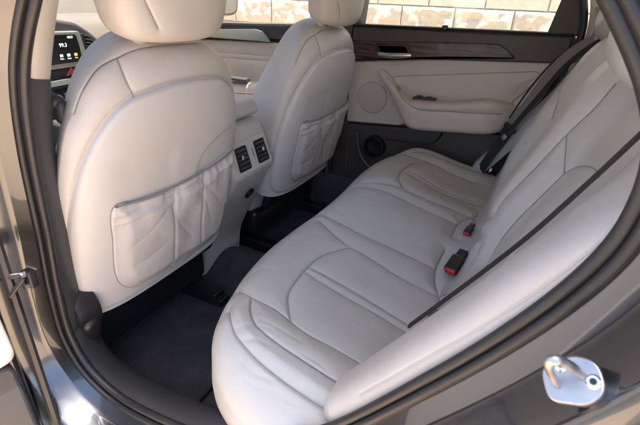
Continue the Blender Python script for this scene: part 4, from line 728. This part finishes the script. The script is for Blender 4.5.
def rear_headrest(Y,X=.1,HWD=.128,B=.056):
    ths=np.linspace(0,2*math.pi,161)[:-1]; vs=np.linspace(0,1,60); H=np.zeros((60,160,3))
    up=np.array([.30,0,.954]); fw=np.array([-.954,0,.30])
    for i,t in enumerate(vs):
        q=(1-math.cos(math.pi*t))/2; e=max(0,1-abs(2*q-1)**3.2)**(1/2.4)
        hw=HWD*max(e,.0)**.6*(.92+.08*q); b=B*e+.0005
        c,s_=np.cos(ths),np.sin(ths); n=2.7
        u=hw*np.sign(c)*np.abs(c)**(2/n); w=b*np.sign(s_)*np.abs(s_)**(2/n)
        H[i]=np.array([X,Y,.798])+up*(q*.17)+u[:,None]*np.array([0,1,0])+w[:,None]*fw
    N=grid_normals(H,False,True)
    if ((H-H.mean((0,1)))*N).sum()<0: N=-N
    sm=[p for p in seams('rear_headrest')]
    sm=[np.c_[p[:,0],p[:,1]+(Y-.62),p[:,2]] for p in sm]
    H0=H; H=carve(H,N,sm) if sm else H
    h=link_mesh('rear_headrest',H.reshape(-1,3),grid_faces(60,160,False,True),M['leather_cool'],car,True,None)
    if sm: seam_thread((H0,N),sm,M['seam'],h,.0008)
    MB().tube([(.125,Y-.04,.78),(.13,Y-.04,.83)],.006,10).build('headrest_post',M['chrome'],h)
    MB().tube([(.125,Y+.04,.78),(.13,Y+.04,.83)],.006,10).build('headrest_post',M['chrome'],h)
    return h
rear_headrest(.62,.095,.126,.058); rear_headrest(1.38,.115,.122,.054)
# side bolsters between backrest and door opening
BC=[(-.178,.328),(-.155,.353),(-.128,.384),(-.036,.518),(.031,.622),(.069,.700),(.094,.76),(.098,.82),(.085,.88)]
def bolster(sgn,TH=.047,INB=1.55,top=.4):
    A=resample(cr(BC,12),400); T=np.gradient(A,axis=0); T/=np.hypot(*T.T)[:,None]; nn=np.stack([-T[:,1],T[:,0]],1) # towards cabin front/up
    n=90; V=[]
    for i,(x,z) in enumerate(A):
        t=i/399; row=[]
        wid=.040*math.sqrt(min(1,(i+.5)/30)); th=TH*math.sqrt(min(1,(i+.5)/30))*(1-(1-top)*float(sstep(.55,.95,t))) 
        wi=wid*(1.0+.5*float(sstep(.55,1,t)))
        for k in range(n+1):
            a=math.pi*(-.10+1.2*k/n)
            y=.4045+wi*.0+(-math.copysign(abs(math.cos(a))**.8,math.cos(a)))*wi*(1 if a<math.pi/2 else INB); h=th*math.sin(a)**.62 if math.sin(a)>0 else th*math.sin(a)*2.5
            h-=.018
            row.append((x+nn[i,0]*h,y,z+nn[i,1]*h))
        V.append(row)
    V=np.array(V); N=grid_normals(V)
    if (N[...,0]).mean()>0: N=-N
    sm=seams('side_bolster'); V0=V.copy()
    if sm: V=carve(V,N,sm,w1=.0016,d1=.0012,w2=.004,d2=.0006)
    if sgn<0: V[...,1]=2-V[...,1]
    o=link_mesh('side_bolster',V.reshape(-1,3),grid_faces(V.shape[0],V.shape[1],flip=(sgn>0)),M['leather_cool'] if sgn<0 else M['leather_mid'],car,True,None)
    if sm and sgn>0: seam_thread((V0,N),sm,M['pipe'],o,.0006,depth=.0016)
    return o
bol1=bolster(1); bol2=bolster(-1,.026,1.1,.9)
# far rear pillar trim
V=loft(resample(cr([(.058,1.668,.70),(.075,1.665,.76),(.078,1.66,.82),(.062,1.655,.90),(.01,1.64,.99),(-.08,1.60,1.08)],8),60),resample([(.50,1.58,.74),(.50,1.575,.80),(.48,1.56,.90),(.42,1.54,1.0),(.25,1.50,1.11)],60),30,-.02)
link_mesh('rear_pillar_trim',V.reshape(-1,3),grid_faces(60,30),M['hard'],car,True,None)
V2=V.copy(); V2[...,1]=2-V2[...,1]; V2=V2+np.array([.05,.055,0])
link_mesh('rear_pillar_trim',V2.reshape(-1,3),grid_faces(60,30,flip=True),M['hard'],car,True,None)
MB().prism(rpoly([(.02,.20),(.30,.20),(.60,.75),(.06,.72)],.02),FD,-.02,.06,.02).build('seat_side_panel',M['hard'],car)

# ---------------------------------------------------------------- belts and buckles
def ribbon(name,P,wdir,w,m,parent,th=.0014,k=50,edge=True):
    P=resample(cr(P,10),k); T=np.gradient(P,axis=0); V=[]
    T/=np.linalg.norm(T,axis=1)[:,None]
    wd=np.array(wdir,float); wd=wd if wd.ndim==2 else np.repeat(wd[None],k,0)
    for i in range(k):
        t=T[i]; d=wd[i]-t*(wd[i]@t); d/=np.linalg.norm(d); n=np.cross(t,d)
        for a,b in((-1,-1),(1,-1),(1,1),(-1,1)): V.append(P[i]+d*a*w/2+n*b*th/2)
    F=grid_faces(k,4,False,True)+[(3,2,1,0),((k-1)*4,(k-1)*4+1,(k-1)*4+2,(k-1)*4+3)]
    return link_mesh(name,V,F,m,parent,False)
wdv=[.55,-.42,-.25]
b1=ribbon('seat_belt',[(.16,1.50,.83),(.104,1.545,.797),(.052,1.545,.755),(.014,1.54,.70),(-.02,1.54,.62),(-.058,1.545,.535),(-.070,1.545,.508)],wdv,.034,M['web'],car)
tagp(b1,'far seat belt hanging beside the backrest')
ribbon('belt_lap',[(.14,1.51,.815),(.092,1.528,.775),(.045,1.525,.720),(.010,1.52,.655),(-.030,1.52,.575),(-.060,1.522,.515)],wdv,.016,M['webd'],b1)
ribbon('belt_fold',[(.15,1.49,.82),(.096,1.562,.797),(.036,1.565,.755),(-.006,1.56,.70),(-.045,1.56,.62),(-.077,1.562,.535)],wdv,.006,M['webd'],b1)
ribbon('belt_lower',[(-.066,1.535,.510),(-.080,1.535,.47),(-.102,1.535,.42),(-.120,1.54,.372),(-.13,1.55,.345)],wdv,.034,M['webd'],b1)
tg=MB(); wv=Vector(wdv).normalized(); tv=Vector((.32,0,.95)); tv=(tv-wv*tv.dot(wv)).normalized(); nv=wv.cross(tv)
RT=Matrix((wv,tv,nv)).transposed()
tg.box((-.066,1.528,.512),(.052,.016,.011),.004,RT); tg.box(Vector((-.066,1.528,.512))-tv*.014+nv*.002,(.040,.022,.008),.003,RT)
tgo=tg.build('belt_tongue',M['black'],b1)
MB().box(Vector((-.071,1.524,.495))-tv*.010,(.016,.030,.004),.0015,RT).build('tongue_blade',M['chrome'],tgo)
MB().lathe([(0,.006),(.008,.006),(.010,0)],Matrix.Translation((-.090,1.475,.375))@Matrix.Rotation(-1.2,4,'Y'),16).build('belt_bolt',M['chrome'],b1)
def buckle(x,y,z,s=1,ry=.5,rz=.2):
    R=Matrix.Rotation(rz,3,'Z')@Matrix.Rotation(-ry,3,'Y')
    m_=MB(); m_.box((x,y,z),(.066*s,.042*s,.026*s),.006,R); m_.box(Vector((x,y,z))+R@Vector((.04*s,0,-.002)),(.05*s,.030*s,.018*s),.004,R)
    o=m_.build('seat_buckle',M['black'],car)
    MB().box(Vector((x,y,z))+R@Vector((-.031*s,.0,.001)),(.010*s,.034*s,.018*s),.003,R).build('release_button',M['red'],o)
    return o
bk1=buckle(-.085,.880,.343,.76,.35,1.35); bk2=buckle(-.088,1.085,.332,.5,.3,1.4)
# near belt: thin strap edge running up the gap beside the bolster, with its anchor cover
nb=ribbon('seat_belt',[(-.088,.474,.475),(-.058,.470,.523),(-.010,.466,.600),(.028,.463,.665),(.066,.460,.740),(.090,.458,.790)],[.0,1.,.0],.009,M['webd'],car,.003)
tagp(nb,'near seat belt, edge of the strap in the gap beside the backrest')
ac=MB(); ac.tube([(-.088,.668,.352),(-.080,.650,.370),(-.070,.61,.400),(-.062,.56,.440),(-.055,.50,.490)],[.008,.012,.010,.008,.006],12,rx=[.006]*5); ac.build('belt_anchor',M['black'],nb)

# ---------------------------------------------------------------- floor mat, surroundings
def matmesh(x0,x1,y0,y1):
    O=resample(rpoly([(x0,y0),(x1,y0),(x1,y1),(x0,y1)],.04),260,True)
    return pad(O,lambda O:np.stack([np.clip(O[:,0],(x0+x1)/2-.05,(x0+x1)/2+.05),(y0+y1)/2+0*O[:,1]],1),
        lambda a,b,d:.013+.0015*np.sin(a*33+b*12)*np.sin(b*27)+.0008*np.sin(a*90)*sstep(0,.03,d),.006,[(0,.001)],60,fnb)
W=matmesh(-1.02,-.555,.470,.865)
fm=link_mesh('floor_mat',W.reshape(-1,3),grid_faces(W.shape[0],W.shape[1],True,False),M['mat'],None,True,None)
fm['label']='dark navy carpet mat on the floor behind the near front seat'; fm['category']='floor mat'; fm['group']='carpet floor mats'
W=matmesh(-1.02,-.555,1.13,1.56)
fm=link_mesh('floor_mat',W.reshape(-1,3),grid_faces(W.shape[0],W.shape[1],True,False),M['mat'],None,True,None)
fm['label']='dark navy carpet mat on the floor behind the far front seat, past the console'; fm['category']='floor mat'; fm['group']='carpet floor mats'
for mt,(x0,x1,y0,y1) in zip([o for o in bpy.data.objects if o.name.startswith('floor_mat')],((-1.02,-.555,.470,.865),(-1.02,-.555,1.13,1.56))):
    MB().tube([(a,b,.0085) for a,b in resample(rpoly([(x0,y0),(x1,y0),(x1,y1),(x0,y1)],.04),200,True)],.0038,8,closed=True).build('mat_binding',M['webd'],mt)
# paving
gm=mat('tan_paving',(.54,.39,.255),.85,bump=[('noise',60,.004,.5),('noise',6,.01,.3)],var=(1.3,.18,.05))
g=MB(); g.add([(-60,-60,-.304),(60,-60,-.304),(60,60,-.304),(-60,60,-.304)],[(0,1,2,3)]); go=g.build('ground',mat('worn_asphalt',(.07,.068,.066),.85,bump=[('noise',70,.006,.6)],var=(.8,.2,.05)),None,False); go['kind']='structure'
g=MB(); g.add([(-7,-2.1,-.30),(7,-2.1,-.30),(7,3.6,-.30),(-7,3.6,-.30)],[(0,1,2,3)]); go=g.build('pavement',gm,None,False); go['kind']='structure'
# block wall
def blockmat():
    m=mat('cream_concrete_block',(.50,.44,.33),.9)
    nt=m.node_tree; b=nt.nodes['Principled BSDF']; tc=nt.nodes.new('ShaderNodeTexCoord'); L=nt.links.new
    n=nt.nodes.new('ShaderNodeTexNoise'); n.inputs['Scale'].default_value=32; n.inputs['Detail'].default_value=10; n.inputs['Roughness'].default_value=.7
    mx=nt.nodes.new('ShaderNodeValToRGB'); e=mx.color_ramp.elements; e[0].position=.3; e[0].color=(.42,.385,.30,1); e[1].position=.62; e[1].color=(.50,.46,.36,1)
    L(tc.outputs['Object'],n.inputs['Vector']); L(n.outputs['Fac'],mx.inputs[0]); L(mx.outputs[0],b.inputs['Base Color'])
    bp=nt.nodes.new('ShaderNodeBump'); bp.inputs['Strength'].default_value=.8; bp.inputs['Distance'].default_value=.01; L(n.outputs['Fac'],bp.inputs['Height']); L(bp.outputs[0],b.inputs['Normal'])
    return m
BM=blockmat(); BS=mat('smooth_cream_block',(.50,.455,.35),.9,bump=[('noise',90,.002,.4)],var=(9,.12,.04))
wr=thing('block_wall','cream concrete block wall outside the far windows','wall')
import mathutils.noise as mn
WY=3.45; wa=math.radians(-2.0)
split=MB(); smooth_=MB()
zl=.835
def wpt(x,y,z): return (x*math.cos(wa)-(y-WY)*math.sin(wa)*0+0*z, WY+(y-WY)+x*math.sin(wa), z)
for r in range(-6,5):
    z0=zl+r*.2; off=.2 if r%2 else 0
    for c_ in range(-14,10):
        x0=c_*.4+off-.09
        rough=(r==-1 or r<-2)
        nxx,nzz=(26,13) if (rough and -4.6<x0<1.0 and r>=-3) else (2,2)
        V=[]
        for i in range(nxx):
            for j in range(nzz):
                x=x0+.005+.39*i/(nxx-1); z=z0+.005+.19*j/(nzz-1)
                if nxx>2:
                    e=min(i,nxx-1-i,j,nzz-1-j); h=(.010+.022*mn.noise(Vector((x*9,z*9,r*3.1)))+.012*mn.noise(Vector((x*28,z*28,c_)))) if e>0 else 0
                else: h=0
                V.append(wpt(x,WY-h,z))
        # rim back to the joint
        F=grid_faces(nxx,nzz,flip=False)
        (split if rough else smooth_).add(V,F)
so_=split.build('split_face_blocks',BM,wr,sharp=30); sm_=smooth_.build('smooth_blocks',BS,wr)
bk=MB(); bk.box((-.9,WY+.108-.9*math.sin(wa),.6),(10.5,.20,2.4),0,Matrix.Rotation(wa,3,'Z')); bk.build('mortar',mat('mortar',(.44,.41,.33),.95,bump=[('noise',80,.002,.4)]),wr)

def depth_of(o):
    d=0
    while o.parent is not None: o=o.parent; d+=1
    return d
for o in list(bpy.data.objects):
    while depth_of(o)>2:
        o.parent=o.parent.parent
# ---------------------------------------------------------------- world, sun, camera
w=bpy.data.worlds.new('World'); bpy.context.scene.world=w; w.use_nodes=True; nt=w.node_tree
sky=nt.nodes.new('ShaderNodeTexSky'); sky.sky_type='NISHITA'; sky.sun_disc=False
SUN=Vector((.12,-.06,1.0)).normalized()
el=math.asin(SUN.z); az=math.atan2(SUN.x,SUN.y)
sky.sun_elevation=el; sky.sun_rotation=az; sky.air_density=.7; sky.dust_density=3.0; sky.ozone_density=.6
nt.links.new(sky.outputs[0],nt.nodes['Background'].inputs[0]); nt.nodes['Background'].inputs[1].default_value=.15
sl_=bpy.data.lights.new('sun','SUN'); sl_.energy=SUN_E; sl_.angle=math.radians(SUN_A); sl_.color=(1,.95,.87)
so2=bpy.data.objects.new('sun',sl_); C.objects.link(so2); so2.rotation_euler=SUN.to_track_quat('Z','Y').to_euler()
cam=bpy.data.cameras.new('camera'); co=bpy.data.objects.new('camera',cam); C.objects.link(co)
R=Matrix(((0.88897865,-0.23451723,0.39334289),(0.45654541,0.38666601,-0.80128378),(0.03582253,0.89190306,0.45080559)))
co.matrix_world=Matrix.Translation((0,0,.88))@R.to_4x4()
cam.sensor_width=36; cam.lens=430/640*36; cam.clip_start=.01; cam.clip_end=300
cam.dof.use_dof=True; cam.dof.focus_distance=1.0; cam.dof.aperture_fstop=14
sc=bpy.context.scene; sc.camera=co
sc.view_settings.view_transform='Standard'; sc.view_settings.look='None'; sc.view_settings.exposure=EXPO; sc.view_settings.gamma=1
sc.render.engine='CYCLES'; sc.cycles.use_denoising=True; sc.cycles.max_bounces=10; sc.cycles.diffuse_bounces=6; sc.cycles.sample_clamp_indirect=6
sc.render.resolution_x=1024; sc.render.resolution_y=680
